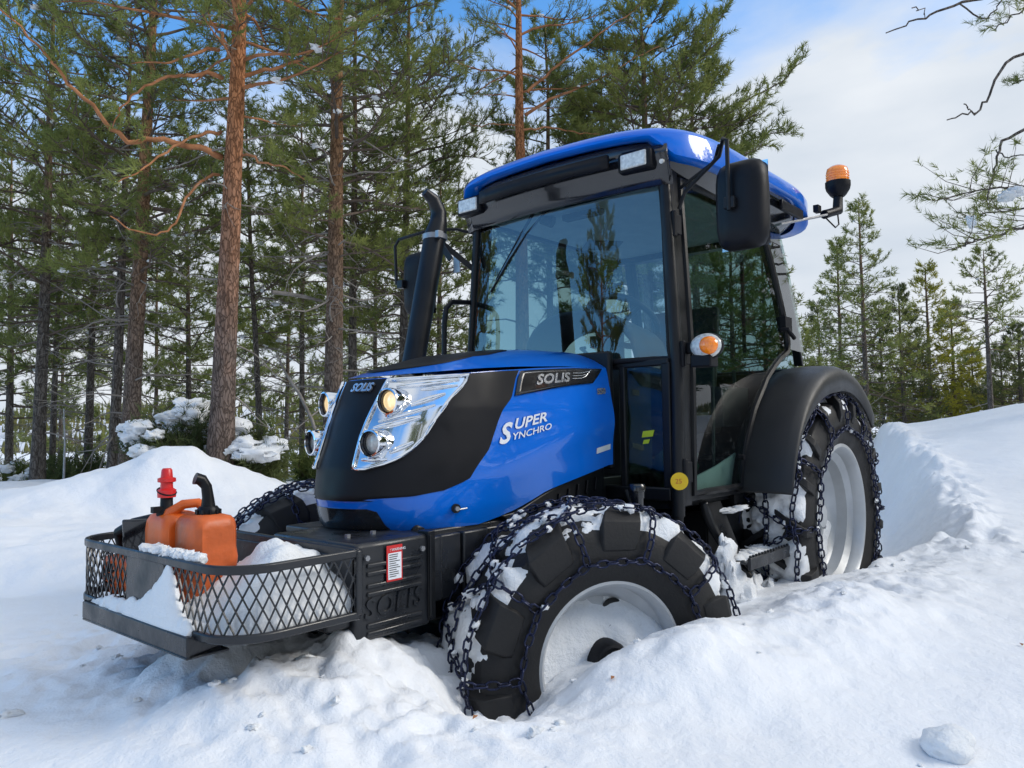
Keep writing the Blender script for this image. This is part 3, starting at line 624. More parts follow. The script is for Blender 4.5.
# ---- wheels
def make_wheel(R,W,rr,nlug,lw,name,lugh,ch_nodes,pitch,wr,rear=False,seed=1):
    rg=random.Random(seed); hw=W/2
    root=empty(name)
    c=R-lugh
    prof=[(rr,-hw*.70),(rr+.012,-hw*.84),(rr+(c-rr)*.35,-hw*.99),(rr+(c-rr)*.62,-hw*1.0),(rr+(c-rr)*.82,-hw*.94),(c-.012,-hw*.84),(c-.002,-hw*.6),(c+.004,-hw*.3),(c+.006,0)]
    prof=prof+[(r,-h) for r,h in prof[-2::-1]]
    t=MB(); t.lathe(prof,72)
    for k in range(nlug):
        for s in (-1,1):
            a0=2*math.pi*(k+(0 if s<0 else .5)+(.0 if rear else .04))/nlug
            # direction of the lug sweep: tips trail towards the rear of the tractor
            stn=[(c+.002,-.012,1,0,0,1.0,lw*.40),(c+.002,hw*.45,1,0,.50,1.0,lw*.42),(c-.004,hw*.78,.97,.24,.90,1.0,lw*.50),(c-.022,hw*.93,.72,.69,1.08,.85,lw*.56),(c-.065,hw*1.0,.1,1,1.14,.45,lw*.60),(c-.100,hw*1.0,0,1,1.16,.12,lw*.56)]
            rows=[]
            for (r,y,nr,ny,fa,hh,w_) in stn:
                a=a0+fa*(.19 if rear else .21); H=lugh*hh; row=[]
                for (da,q) in ((-1.12,-.2),(-1,1),(1,1),(1.12,-.2)):
                    ra=r+nr*H*q; yy=(y+ny*H*q*.8)*s; an=a+da*w_/2/c
                    row.append((ra*math.cos(an),yy,ra*math.sin(an)))
                rows.append(row)
            t.grid(rows); t.add(rows[0],[(0,1,2,3)]); t.add(rows[-1],[(3,2,1,0)])
    t.build('tyre',RUBBER,root,smooth=38,bevel=.008,seg=3)
    # rim
    r_=MB()
    if rear:
        p=[(rr+.018,-hw*.80),(rr+.020,-hw*.86),(rr+.004,-hw*.88),(rr-.012,-hw*.80),(rr-.020,-hw*.55),(rr-.055,-hw*.42),(rr-.06,-hw*.10),(rr-.085,0.0),(.20,.03),(.17,.0),(.09,-.005),(0,-.005)]
    else:
        p=[(rr+.014,-hw*.74),(rr+.016,-hw*.82),(rr+.002,-hw*.84),(rr-.010,-hw*.76),(rr-.016,-hw*.48),(rr-.040,-hw*.38),(rr-.05,-hw*.22),(.19,-hw*.10),(.12,-hw*.30),(.07,-hw*.32),(0,-hw*.32)]
    r_.lathe(p,64)
    r_.lathe([(rr+.014,hw*.74),(rr-.010,hw*.80),(rr-.02,hw*.3),(rr-.05,-hw*.18)],64)
    ro=r_.build('rim',RIM,root,smooth=40)
    nb=8 if rear else 6; rb=.125 if rear else .10
    for k in range(nb):
        bl=MB(); a=2*math.pi*k/nb+.2; y0=(-.0 if rear else -hw*.30); bl.tube([(rb*math.cos(a),y0+.01,rb*math.sin(a)),(rb*math.cos(a),y0-.022,rb*math.sin(a))],.013 if rear else .010,6)
        bl.build('wheel_nut',GREY,root,smooth=30)
    hc=MB()
    if rear: hc.lathe([(.075,0),(.075,-.03),(.06,-.05),(0,-.055)],28)
    else: hc.lathe([(.068,-hw*.3),(.066,-hw*.72),(.060,-hw*.84),(.050,-hw*.86),(.046,-hw*.78),(0,-hw*.78)],28)
    hc.build('hub_cap',BLACKM if not rear else RIM,root,smooth=40)
    if not rear:  # black discs stand in for the shade inside the disc's holes
        for k in range(5):
            a=2*math.pi*k/5+1.2; h_=MB(); h_.lathe([(0,-hw*.205),(.026,-hw*.205),(.030,-hw*.19)],16); h_.v=[(p[0]*1.25+.165*math.cos(a),p[1],p[2]+.165*math.sin(a)) for p in h_.v]; h_.build('vent_hole',BLACKP,root,smooth=40)
    # chain
    LK=[]
    def run(P):
        P=np.array(P,float); d=np.r_[0,np.cumsum(np.linalg.norm(np.diff(P,axis=0),axis=1))]; n=max(1,int(round(d[-1]/pitch)))
        s=(np.arange(n)+.5)*d[-1]/n
        pt=np.stack([np.interp(s,d,P[:,k]) for k in range(3)],1); e=d[-1]/n*.5
        p2=np.stack([np.interp(s+e,d,P[:,k]) for k in range(3)],1)-np.stack([np.interp(s-e,d,P[:,k]) for k in range(3)],1)
        for i in range(n): LK.append((pt[i],p2[i]/max(1e-9,np.linalg.norm(p2[i])),i%2))
    def pp(r,a,y): return (r*math.cos(a),y,r*math.sin(a))
    n=ch_nodes; rs=rr+(c-rr)*(.42 if not rear else .45); ys=hw*1.0+.012; Rt=R+.010; yt=hw*.80
    for s in (-1,1):
        for k in range(n):
            a0,a1=2*math.pi*k/n,2*math.pi*(k+1)/n
            j=rg.uniform(-.012,.012)
            run([pp(rs,a0,s*ys),pp(rs*.975+j,(a0+a1)/2,s*(ys+.004)),pp(rs,a1,s*ys)])
            run([pp(rs,a0,s*ys),pp(rr+(c-rr)*.72,a0,s*(hw+.018)),pp(c+.01,a0,s*hw*.98),pp(Rt,a0,s*yt)])
        m_=48
        ringp=[pp(Rt+.004*math.sin(i*2.7),2*math.pi*i/m_,s*(yt+.012*math.sin(2*math.pi*i/m_*n))) for i in range(m_+1)]
        run(ringp)
    for k in range(n):
        a0=2*math.pi*k/n; am=a0+math.pi/n; a1=a0+2*math.pi/n
        run([pp(Rt,a0,-yt),pp(Rt+.004,(a0+am)/2,0),pp(Rt,am,yt)]); run([pp(Rt,am,yt),pp(Rt+.004,(a1+am)/2,0),pp(Rt,a1,-yt)])
    run([pp(Rt+.002,2*math.pi*i/48,.01*math.sin(i)) for i in range(49)])
    # one link template
    ho=pitch*.62; wl=pitch*.34; npt=8; nr=5
    cen=[];
    for i in range(npt):
        a=2*math.pi*(i+.5)/npt; ca,sa=math.cos(a),math.sin(a)
        cen.append((ho*np.sign(ca)*abs(ca)**.7*1.0,wl*np.sign(sa)*abs(sa)**.6))
    cen=np.array(cen); tv=[]
    for i in range(npt):
        tg=cen[(i+1)%npt]-cen[i-1]; tg/=np.linalg.norm(tg); nn=np.array([tg[1],-tg[0]])
        for k in range(nr):
            b_=2*math.pi*k/nr; tv.append((cen[i][0]+nn[0]*wr*math.cos(b_),cen[i][1]+nn[1]*wr*math.cos(b_),wr*math.sin(b_)))
    tv=np.array(tv); tf=np.array([(i*nr+k,i*nr+(k+1)%nr,((i+1)%npt)*nr+(k+1)%nr,((i+1)%npt)*nr+k) for i in range(npt) for k in range(nr)])
    VV=[];FF=[]
    for i,(p,t_,alt) in enumerate(LK):
        rad=np.array([p[0],0,p[2]]); rad/=np.linalg.norm(rad)
        if abs(p[1])>hw*.93: rad=np.array([0,np.sign(p[1]),0])
        sd=np.cross(rad,t_); sd/=np.linalg.norm(sd)+1e-9; up=np.cross(t_,sd)
        ang=(math.pi/2 if alt else 0)+rg.uniform(-.35,.35)
        s2=sd*math.cos(ang)+up*math.sin(ang); u2=-sd*math.sin(ang)+up*math.cos(ang)
        VV.append(p+tv[:,0:1]*t_+tv[:,1:2]*s2+tv[:,2:3]*u2); FF.append(tf+i*len(tv))
    mesh_np('tyre_chain',np.concatenate(VV),np.concatenate(FF),CHAIN,root,smooth=True)
    # snow stuck between the lugs
    na=300; yy=np.r_[-hw*.95,-hw*.92,np.linspace(-hw*.88,hw*.88,22),hw*.92,hw*.95]
    A,Yg=np.meshgrid(np.linspace(0,2*math.pi,na,endpoint=False),yy,indexing='ij')
    base=np.interp(np.abs(Yg),[0,hw*.6,hw*.84,hw*.94,hw*1.0],[c+.004,c-.002,c-.014,c-.045,c-.085])
    nzv=fbm(np.cos(A)*R*9,Yg*9,np.sin(A)*R*9,4,seed)+.35*fbm(np.cos(A)*R*30,Yg*30,np.sin(A)*R*30,3,seed+5)
    inner=(np.abs(Yg)<hw*.9)
    rad=base-.012+np.where(inner,.080,.050)*(nzv+(.46 if not rear else .28))
    rad=np.minimum(rad,R+.007+.004*nzv); rad=np.where(np.abs(Yg)>hw*.94,base-.07,np.maximum(rad,base-.03))
    Vv=np.stack([rad*np.cos(A),Yg,rad*np.sin(A)],-1).reshape(-1,3); ii=np.arange(na*len(yy)).reshape(na,len(yy)); jj=np.roll(ii,-1,0)
    Ff=np.stack([ii[:,:-1],ii[:,1:],jj[:,1:],jj[:,:-1]],-1).reshape(-1,4)
    mesh_np('packed_snow',Vv,Ff,SNOWP,root,smooth=True)
    # little crusts along the chain
    cr_=MB()
    for i in range(150 if not rear else 110):
        p,t_,_a=LK[rg.randrange(len(LK))]
        if abs(p[1])>hw*.93 and rg.random()<.65: continue
        rad=np.array([p[0],0,p[2]]); rad/=np.linalg.norm(rad)
        q=p+t_*rg.uniform(-.01,.01)-rad*.004; lump(cr_,q,rg.uniform(.006,.012),i,(1.5,1,1.3),.6,4,2.6)
    tag(cr_.build('snow_crust',SNOWP,root,smooth=80),kind='stuff')
    return root
def fill_snow(parent,rr,y,seed,amp,low):
    """snow packed in the dish of the wheel"""
    b=MB(); rows=[]
    for i in range(15):
        r=rr*i/14.; row=[]
        for k in range(40):
            a=2*math.pi*k/40; X_,Z_=r*math.cos(a),r*math.sin(a)
            n_=float(fbm(np.array([X_*7]),np.array([Z_*7]),None,4,seed)[0]); lowf=1-float(sst(low-.10,low+.10,Z_+.0*X_))
            row.append((X_,y-amp*(.9*lowf-.55)+ -.03*n_*(1 if r<rr*.98 else 0),Z_))
        rows.append(row)
    b.grid(rows,closed=True); return b.build('dish_snow',SNOWP,parent,smooth=80)
def dupw(root,loc,rz):
    r=root.copy(); col.objects.link(r); r.location=loc; r.rotation_euler=(0,0,rz); r.parent=T
    for ch in root.children:
        c=ch.copy(); col.objects.link(c); c.parent=r
        for g2 in ch.children:
            d=g2.copy(); col.objects.link(d); d.parent=c
    return r
STEER=D2(27)
fw=make_wheel(.498,.335,.252,10,.255,'front_wheel',.028,10,.033,.0037,seed=3); fw.parent=T
fw.location=(.100,-.630,.408); fw.rotation_euler=(0,0,-STEER)
fw2=dupw(fw,(-.03,.745,.430),math.pi-STEER)
fill_snow(fw,.238,-.064,5,.12,.115)
rw=make_wheel(.638,.35,.362,17,.075,'rear_wheel',.038,12,.037,.0041,rear=True,seed=8); rw.parent=T
rw.location=(2.075,-.685,.68)
rw2=dupw(rw,(2.075,.685,.68),math.pi)
fill_snow(rw,.30,.020,9,.06,-.02)

# ---- rear fenders
def fender(s):
    b=MB(); rows=[]; cx,cz=2.078,.68
    for i in range(33):
        a=D2(166-(166-44)*i/32.)      # from the front foot over the top to the rear
        R1=.772+.012*math.sin(a); sk=float(ip(math.degrees(a),[44,100,127,144,166],[.12,.13,.075,.03,.012]))
        front=float(sst(D2(115),D2(166),a))
        def pt(r,y,a=a): return (cx+r*math.cos(a)*(1.0+.0*front),s*y,cz+r*math.sin(a))
        yi=.585; yo=.862
        # front foot runs straight down
        row=[pt(R1+.10*0,yi),pt(R1+.006,yi+.03),pt(R1+.010,(yi+yo)/2),pt(R1+.004,yo-.05),pt(R1-.006-.08*sk,yo-.012),pt(R1-.35*sk-.006,yo-.002),pt(R1-sk,yo)]
        rows.append(row)
    foot=[(x,y,z-.012) for (x,y,z) in rows[0]]; rows=[foot]+rows
    b.grid(rows); return b.build('rear_fender',PLASTIC,T,smooth=60,solid=.010)
for s in (-1,1): fender(s)
# inner wheel housing wall between fender and cab
for s in (-1,1):
    b=MB(); poly=[]
    for i in range(20):
        a=D2(166-(166-44)*i/19.); poly.append((2.078+.770*math.cos(a),.68+.770*math.sin(a)))
    poly=[(1.33,.80)]+poly+[(2.60,.80)]
    b.prism(poly,'y',s*.585,s*.565); b.build('wheel_housing',BLACKP,T)
# ---- cab
def ys_(z): return .615-.055*max(0.,(z-1.35)/.9)**1.2       # tumblehome of the cab side
xa=lambda z: .815+.045*(z-.9)/1.36                        # front post line
def xb(z): return ip(z,[.86,.95,1.10,1.25,1.40,1.50,1.56,1.75,2.00,2.28],[1.335,1.36,1.43,1.53,1.69,1.86,2.02,1.985,1.90,1.78])
cf=MB()
for s in (-1,1):
    zs=np.linspace(.84,2.28,20)
    # A post: flat section plus round door tube in front of it
    cf.grid([[(xa(z)-.02,s*(ys_(z)-(.055 if s<0 else .02)),z),(xa(z)-.03,s*(ys_(z)+.004),z),(xa(z)+.045,s*(ys_(z)+.004),z),(xa(z)+.045,s*(ys_(z)-(.055 if s<0 else .02)),z)] for z in zs],closed=True)
    # rear post from fender up, then rear frame
    zr=np.linspace(1.50,2.30,14); xr_=lambda z: ip(z,[1.5,1.7,2.0,2.3],[2.33,2.30,2.22,2.12])
    cf.grid([[(xr_(z),s*(ys_(z)-.10),z),(xr_(z)-.0,s*(ys_(z)-.05),z),(xr_(z)+.05,s*(ys_(z)-.06),z),(xr_(z)+.05,s*(ys_(z)-.11),z)] for z in zr],closed=True)
cf.bx(.84,.90,-.54,.54,2.24,2.30); cf.bx(2.08,2.16,-.52,.52,2.2,2.28)
cf.bx(.75,.83,-.58,.58,1.425,1.455)        # ledge beneath the windscreen
cf.bx(.745,.80,-.58,.58,.86,.915)
for s in (-1,1): cf.bx(.75,.79,s*.335,s*.365,.90,1.44); cf.bx(.75,.79,s*.545,s*.585,.90,1.44)
cf.bx(.80,1.40,-.60,-.56,.845,.885); cf.bx(.80,1.40,.56,.60,.845,.885)
cf.bx(.80,2.30,-.56,.56,.82,.855)          # floor
cfo=cf.build('cab_frame',BLACKP,T,bevel=.006)
for s in (-1,1):
    b=MB(); pts=[(xa(z)-.050,s*(ys_(z)-.010),z) for z in np.linspace(.80,2.215,16)]; b.tube(pts+[],.027 if s<0 else .016,14)
    b.tube([(xa(.8)-.05,s*.605,.82),(xa(.8)-.03,s*.58,.70),(xa(.8)+.03,s*.50,.64)],.024,10)
    b.build('front_post',BLACKP,T,smooth=40)
for z in (2.03,1.47,.98):
    b=MB(); b.box((xa(z)-.02,-(ys_(z)+.012),z),(.055,.03,.085)); b.tube([(xa(z)-.045,-(ys_(z)+.018),z-.055),(xa(z)-.045,-(ys_(z)+.018),z+.055)],.013,10)
    b.build('door_hinge',BLACKM,T,bevel=.004)
# windscreen
def wsx(y,z): return .785+.03*(z-1.46)/.78-.050*(1-(y/.60)**2)
rows=[[(wsx(y,z),y,z) for y in np.linspace(-.575,.600,25)] for z in np.linspace(1.455,2.235,14)]
b=MB(); b.grid([[(x,y*(1-.055*(z-1.455)/.78),z) for x,y,z in r] for r in rows]); ws=b.build('windscreen',GLASSF,T,smooth=60)
b=MB(); e=[Vector((wsx(y,1.455)-.006,y,1.455)) for y in np.linspace(-.575,.600,18)]+[Vector((wsx(y,z)-.006,.600*(1-.055*(z-1.455)/.78),z)) for y,z in [(.600,q) for q in np.linspace(1.5,2.2,10)]]
e+=[Vector((wsx(y,2.235)-.006,y*.945,2.235)) for y in np.linspace(.600,-.575,18)]+[Vector((wsx(.575,z)-.006,-.575*(1-.055*(z-1.455)/.78),z)) for z in np.linspace(2.2,1.5,10)]
b.tube(e,.012,8,closed=True); b.build('windscreen_seal',BLACKM,ws,smooth=60)
# black filler between windscreen and roof, curved like the screen
b=MB(); b.grid([[(wsx(y,z)-.012-.05*float(sst(2.2,2.34,z)),y,z) for y in np.linspace(-.60,.60,25)] for z in (2.20,2.24,2.28,2.32,2.36)]); b.build('header_panel',BLACKG,T,smooth=60,solid=.012)
# lower front panes
for s in (-1,1):
    b=MB(); b.sheet([(.765,s*.365,.915),(.765,s*.545,.915),(.765,s*.545,1.425),(.765,s*.365,1.425)],(1,0,0),.004); b.build('lower_front_pane',GLASSD,T)
b=MB(); b.sheet([(.7635,-.445,1.150),(.7635,-.500,1.155),(.7635,-.492,1.128),(.7635,-.438,1.123)],(-1,0,0),.001); b.sheet([(.7635,-.448,1.113),(.7635,-.478,1.116),(.7635,-.470,1.098),(.7635,-.442,1.095)],(-1,0,0),.001); b.build('lime_sticker',LIME,T)
# doors
for s in (-1,1):
    dr=empty('cab_door',parent=T)
    zs=list(np.linspace(.885,1.55,18))+list(np.linspace(1.6,2.25,12))
    b=MB(); b.grid([[(xa(z)+.045+(xb(z)-.02-xa(z)-.045)*k,s*(ys_(z)+.002),z) for k in np.linspace(0,1,8)] for z in zs]); b.build('door_glass',GLASSD,dr,smooth=60)
    b=MB(); loop=[(xa(z)+.055,s*(ys_(z)+.004),z) for z in np.linspace(.885,2.25,12)]+[(x,s*(ys_(2.25)+.004),2.25) for x in np.linspace(1.0,1.75,6)]+[(xb(z)-.02,s*(ys_(z)+.004),z) for z in zs[::-1]]+[(x,s*(.619),.885) for x in (1.2,1.0)]
    K=len(loop)
    b.tube(loop,.016,6,closed=True); b.build('door_frame',BLACKP,dr,smooth=50)
    b=MB(); b.tube([(1.30,s*.63,1.02),(1.30,s*.655,1.02)],.012,12); b.build('door_knob',BLACKM,dr,smooth=40)
    b=MB(); b.tube([(1.86,s*.625,1.66),(1.86,s*.66,1.66),(1.95,s*.66,1.62)],.012,8); b.box((1.96,s*.61,1.70),(.09,.04,.075)); b.build('door_latch',BLACKM,dr,bevel=.008)
    # slim quarter pane behind the door
    b=MB(); b.grid([[(xb(z)+.025+(ip(z,[1.5,1.7,2.0,2.3],[2.33,2.30,2.22,2.12])-.0-xb(z)-.025)*k,s*(ys_(z)-.03*k-.002),z) for k in (0,.5,1)] for z in np.linspace(1.57,2.26,10)]); b.build('quarter_pane',GLASSD,T,smooth=60)
    b=MB(); b.grid([[(xb(z)-.012,s*(ys_(z)-.04),z),(xb(z)-.012,s*(ys_(z)+.0),z),(xb(z)+.028,s*(ys_(z)-.002),z),(xb(z)+.028,s*(ys_(z)-.04),z)] for z in np.linspace(1.53,2.28,14)],closed=True); b.build('rear_door_post',BLACKM,T,smooth=30)
b=MB(); b.grid([[(ip(z,[1.5,1.7,2.0,2.3],[2.36,2.33,2.25,2.15])+.02,y,z) for y in np.linspace(-.5,.5,8)] for z in np.linspace(1.46,2.26,8)]); b.build('rear_window',GLASSF,T,smooth=60)
b=MB(); b.bx(2.30,2.34,-.56,.56,.84,1.47); b.build('rear_panel',BLACKP,T,bevel=.01)
b=MB(); b.tube([(2.36,-.50,1.47),(2.36,.50,1.47)],.018,8); b.tube([(2.36,-.2,1.6),(2.36,-.2,2.2)],.012,8); b.build('rear_window_frame',BLACKP,T,smooth=40)
# roof
def outline(th,inset=0,front=0):
    c,s=math.cos(th),math.sin(th); p=5.5
    k=(abs(c)**p+abs(s)**p)**(-1/p); x=c*k; y=s*k
    bow=-.055*(1-min(1,abs(y))**2) if x<0 else 0
    return 1.535+(.845-inset)*x+bow*max(0,-x),(.705-inset)*y
def zlow(th):
    x,y=outline(th); f=float(sst(1.0,.70,x))*float(sst(.64,.54,abs(y))); side=float(sst(1.1,1.5,x)); rr_=float(sst(2.0,2.35,x))
    return 2.300+.088*f+.052*side*(1-rr_)-.02*rr_
r_=MB(); rows=[]
NT=120
for i in range(NT):
    th=2*math.pi*i/NT; zl=zlow(th); row=[]
    for inset,z in ((.06,zl+.004),(.012,zl),(0,zl+.008),(.0,2.405),(.010,2.425),(.035,2.442),(.10,2.455),(.25,2.470),(.45,2.482),(.68,2.487)):
        x,y=outline(th,inset); row.append((x,y,z+ -.03*float(sst(1.9,2.4,x))+.012*(1-abs(y)/.7)))
    rows.append(row)
rows.append(rows[0]); r_.grid(rows); r_.add([rows[i][-1] for i in range(NT)],[tuple(range(NT))]); roof=r_.build('roof',BLUE,T,smooth=50)
r_=MB(); rows=[]
for i in range(NT):
    th=2*math.pi*i/NT; row=[]
    for inset,z in ((.62,2.262),(.16,2.262),(.13,2.25),(.075,2.30),(.05,2.35),(.06,2.39)):
        x,y=outline(th,inset); row.append((x,y,z-.02*float(sst(1.8,2.3,x))))
    rows.append(row)
rows.append(rows[0]); r_.grid(rows); r_.build('roof_underside',BLACKG,roof,smooth=50)
b=MB(); b.bx(.90,2.15,-.50,.50,2.235,2.255); b.build('headliner',HEAD,T,bevel=.01)
b=MB(); b.add([(1.66,.20,2.2345),(1.82,.36,2.2345),(1.66,.52-.02,2.2345),(1.50,.34,2.2345)],[(0,1,2,3)]); b.add([(1.66,.20,2.230),(1.82,.36,2.230),(1.66,.50,2.230),(1.50,.34,2.230)],[(0,1,2,3)]); b.build('ceiling_vent',TRIM,T)
# front fascia grille and work lights
b=MB(); b.grid([[(.80-.06*(1-(y/.6)**2)-.085,y,z) for y in np.linspace(-.36,.40,16)] for z in (2.285,2.345)]); fg=b.build('fascia_grille',BLACKM,T,solid=.02)
b=MB()
for i in range(5): b.tube([(.80-.06*(1-(y/.6)**2)-.088,y,2.293+i*.011) for y in np.linspace(-.35,.39,12)],.002,5)
b.build('grille_slat',BLACKG,fg)
for y in (-.465,.520):
    wl=MB(); wl.box((.738,y,2.308),(.07,.165,.088)); wo=wl.build('work_light',BLACKM,T,bevel=.014,seg=3)
    wl=MB(); wl.box((.702,y,2.309),(.012,.128,.066)); wl.build('lens',LENSW,wo,bevel=.008,seg=3)
for sy in (-1,1):
    b=MB(); b.tube([(.74,sy*.585,2.285),(.725,sy*.587,2.28)],.010,10); b.build('marker_lamp',LENSW,roof,smooth=40)
# roof side vent
b=MB(); b.box((1.95,-.668,2.305),(.30,.02,.055)); b.build('roof_side_vent',BLACKM,roof,bevel=.006)
# beacon
bc=empty('beacon',parent=T)
b=MB(); b.bar((1.93,-.60,2.235),(2.30,-.72,2.335),.05,.012); b.build('bracket_arm',GREY,bc,bevel=.002)
b=MB(); b.tube([(2.30,-.72,2.34),(2.36,-.735,2.36),(2.44,-.75,2.385),(2.458,-.75,2.475)],[.026,.024,.030,.026],12); b.box((2.25,-.70,2.365),(.05,.03,.04)); b.tube([(2.30,-.72,2.33),(2.36,-.76,2.27),(2.42,-.76,2.30),(2.44,-.75,2.36)],.005,6); b.build('swivel_joint',BLACKM,bc,bevel=.003)
b=MB(); b.lathe([(0,2.470),(.035,2.470),(.045,2.48),(.064,2.51),(.069,2.53),(.069,2.556),(0,2.556)],28,'z',(2.46,-.75,0)); b.build('beacon_base',BLACKM,bc,smooth=40)
b=MB(); b.lathe([(.062,2.556),(.062,2.610),(.056,2.634),(.036,2.648),(0,2.652)],28,'z',(2.46,-.75,0)); 
for z in (2.572,2.587,2.602): b.lathe([(.062,z-.004),(.0645,z),(.062,z+.004)],28,'z',(2.46,-.75,0))
b.build('beacon_lens',AMBER,bc,smooth=50)
# mirrors
def mirror(s,yc,zc):
    mo=empty('side_mirror',parent=T); x=.725
    b=MB(); rows=[]
    for (ins,dx) in ((.004,.018),(.0,.006),(.0,-.02),(.012,-.045),(.035,-.060),(.08,-.064)):
        row=[]
        for i in range(36):
            th=2*math.pi*i/36; c,s_=math.cos(th),math.sin(th); p=5.; k=(abs(c)**p+abs(s_)**p)**(-1/p)
            row.append((x+dx,yc+(.102-ins*.9)*c*k,zc+(.172-ins)*s_*k))
        rows.append(row)
    b.grid(rows,closed=True); b.add(rows[-1],[tuple(range(36))]); b.build('mirror_shell',BLACKM,mo,smooth=45)
    b=MB(); b.add([(x+.016,yc-.097,zc-.165),(x+.016,yc+.097,zc-.165),(x+.016,yc+.097,zc+.165),(x+.016,yc-.097,zc+.165)],[(0,1,2,3)]); b.add([(x+.012,yc-.097,zc-.165),(x+.012,yc+.097,zc-.165),(x+.012,yc+.097,zc+.165),(x+.012,yc-.097,zc+.165)],[(3,2,1,0)]); b.build('mirror_glass',CHROME,mo)
    b=MB()
    if s<0:
        ya=yc+.02
        b.tube([(xa(2.1)-.01,s*.60,2.10),(xa(2.1)-.03,s*.64,2.16),(.74,ya+.08,2.245),(x-.075,ya+.02,2.275),(x-.085,ya,2.262),(x-.085,ya,zc+.02),(x-.085,ya,zc-.03)],.0085,10)
        b.tube([(xa(2.1),s*.60,2.19),(.80,ya+.13,2.25),(x-.05,ya+.05,2.262)],.007,8)
    else:
        b.tube([(xa(2.2),s*.60,2.20),(.80,s*.70,2.235),(x-.04,yc-.12,2.225),(x-.07,yc+.10,2.205),(x-.075,yc+.125,2.17),(x-.075,yc+.115,zc)],.0085,10)
        b.bar((xa(2.0),s*.58,1.98),(x-.03,yc-.16,2.20-.03),.012,.028); b.bar((x-.03,yc-.16,2.17),(x-.02,yc-.25,2.05),.012,.03)
    b.build('mirror_arm',BLACKP,mo,smooth=40)
    b=MB(); ya=yc+(.02 if s<0 else .08); b.box((x-.072,ya,zc+.0),(.03,.045,.045)); b.tube([(x-.085,ya,zc),(x-.05,ya,zc)],.018,12); b.build('mirror_clamp',BLACKP,mo,bevel=.004)
mirror(-1,-.94,2.02); mirror(1,.900,1.955)
# perforated tab under the far mirror arm
b=MB(); b.box((.80,.70,2.05),(.006,.05,.10)); b.build('bracket_plate',GREY,T,bevel=.004)
# indicator lamp on the near post
il=MB(); b0=Vector((.80,-.735,1.495))
il.lathe([(0,.045),(.035,.04),(.052,.02),(.058,0),(.056,-.012)],28,'x'); il.v=[(b0.x+q[0]*1.0,b0.y+q[1]*1.25,b0.z+q[2]*.95) for q in il.v]; io=il.build('indicator_lamp',BLACKM,T,smooth=50)
il=MB(); il.lathe([(.055,-.012),(.050,-.028),(.034,-.040),(0,-.046)],28,'x'); il.v=[(b0.x+q[0],b0.y+q[1]*1.25,b0.z+q[2]*.95) for q in il.v]; il.build('clear_lens',LENSW,io,smooth=60)
il=MB(); il.lathe([(.038,-.030),(.034,-.052),(.018,-.062),(0,-.064)],24,'x'); il.v=[(b0.x+q[0],b0.y-.024+q[1]*1.0,b0.z+q[2]*.98) for q in il.v]; il.build('amber_lens',AMBER,io,smooth=60)
b=MB(); b.box((.815,-.660,1.495),(.02,.10,.05)); b.box((.80,-.72,1.435),(.07,.09,.05)); b.build('lamp_bracket',BLACKM,io,bevel=.006)
b=MB(); b.tube([(xa(.95)-.078,-.605-.002,.955),(xa(.95)-.0815,-.6065,.955)],.034,24); 
for_=b
b=MB(); ax=Vector((-.80,-.60,0)).normalized(); c0=Vector((xa(.95)-.050,-.605,.945))+ax*.0285; b.tube([c0,c0+ax*.004],.036,24); yo_=b.build('yellow_sticker',YELLOW,T,smooth=30)
tdir=Vector((.60,-.80,0)); text('sticker_number','25',lambda x,y,z:c0+ax*(.0045+z)+tdir*(x-.017)+Vector((0,0,y-.009)),ORANGED,size=.028,parent=yo_,extr=.0003)
# exhaust
b=MB(); ex=[(.120,.31,1.40),(.150,.31,1.52),(.215,.31,1.80),(.272,.31,2.04),(.292,.31,2.10),(.296,.312,2.15),(.270,.318,2.205),(.225,.325,2.232)]
b.tube(ex,[.050,.050,.050,.050,.040,.036,.029,.020],20); xo=b.build('exhaust_stack',BLACKP,T,smooth=40)
b=MB(); b.lathe([(.052,-.012),(.056,-.010),(.056,.012),(.052,.014)],24,'z',(.270,.31,2.03)); b.box((.24,.25,2.03),(.03,.02,.03)); b.build('clamp',GREY,xo,smooth=30)
# grab rail far side
b=MB(); b.tube([(.60,.60,1.40),(.605,.60,1.70),(.62,.60,1.78),(.66,.60,1.815),(.82,.60,1.83)],.014,10); b.build('grab_rail',BLACKP,T,smooth=40)
# wiper
b=MB(); b.tube([(.785,.10,2.28),(.772,.24,2.10),(.778,.40,1.92)],[.009,.007,.004],8); b.tube([(.775,.02,2.24),(.768,.18,2.12),(.766,.30,2.00),(.772,.43,1.86)],.006,6); b.box((.78,.08,2.29),(.04,.05,.04)); b.build('wiper',BLACKM,T,smooth=40)
# steps
sm=empty('boarding_step',parent=T)
for i,(z,x) in enumerate(((.585,1.28),(.385,1.40))):
    b=MB(); b.tube([(x-.26,-.60,z),(x-.24,-.74,z),(x-.18,-.775,z),(x+.18,-.775,z),(x+.24,-.74,z),(x+.26,-.60,z)],.001,4); 
    b=MB(); b.bx(x-.25,x+.25,-.79,-.775,z-.028,z+.024); b.bx(x-.25,x+.25,-.775,-.60,z-.006,z+.002)
    for k in range(16): b.box((x-.235+k*.031,-.783,z+.028),(.012,.012,.010))
    b.build('tread_plate',FRAME,sm,bevel=.003)
    b=MB(); 
    for k in range(9): lump(b,(x-.20+k*.05,-.69,z+.004),.040,40+i*9+k,(1.3,1.4,.45),.6,7,2.5)
    b.build('step_snow',SNOWP,sm,smooth=80)
for x in (1.05,1.52):
    b=MB(); b.sheet([(x-.05,-.60,.83),(x+.10,-.60,.83),(x+.16,-.76,.36),(x+.03,-.76,.36)],(1,0,0),.008); b.build('side_plate',FRAME,sm,bevel=.002)
b=MB()
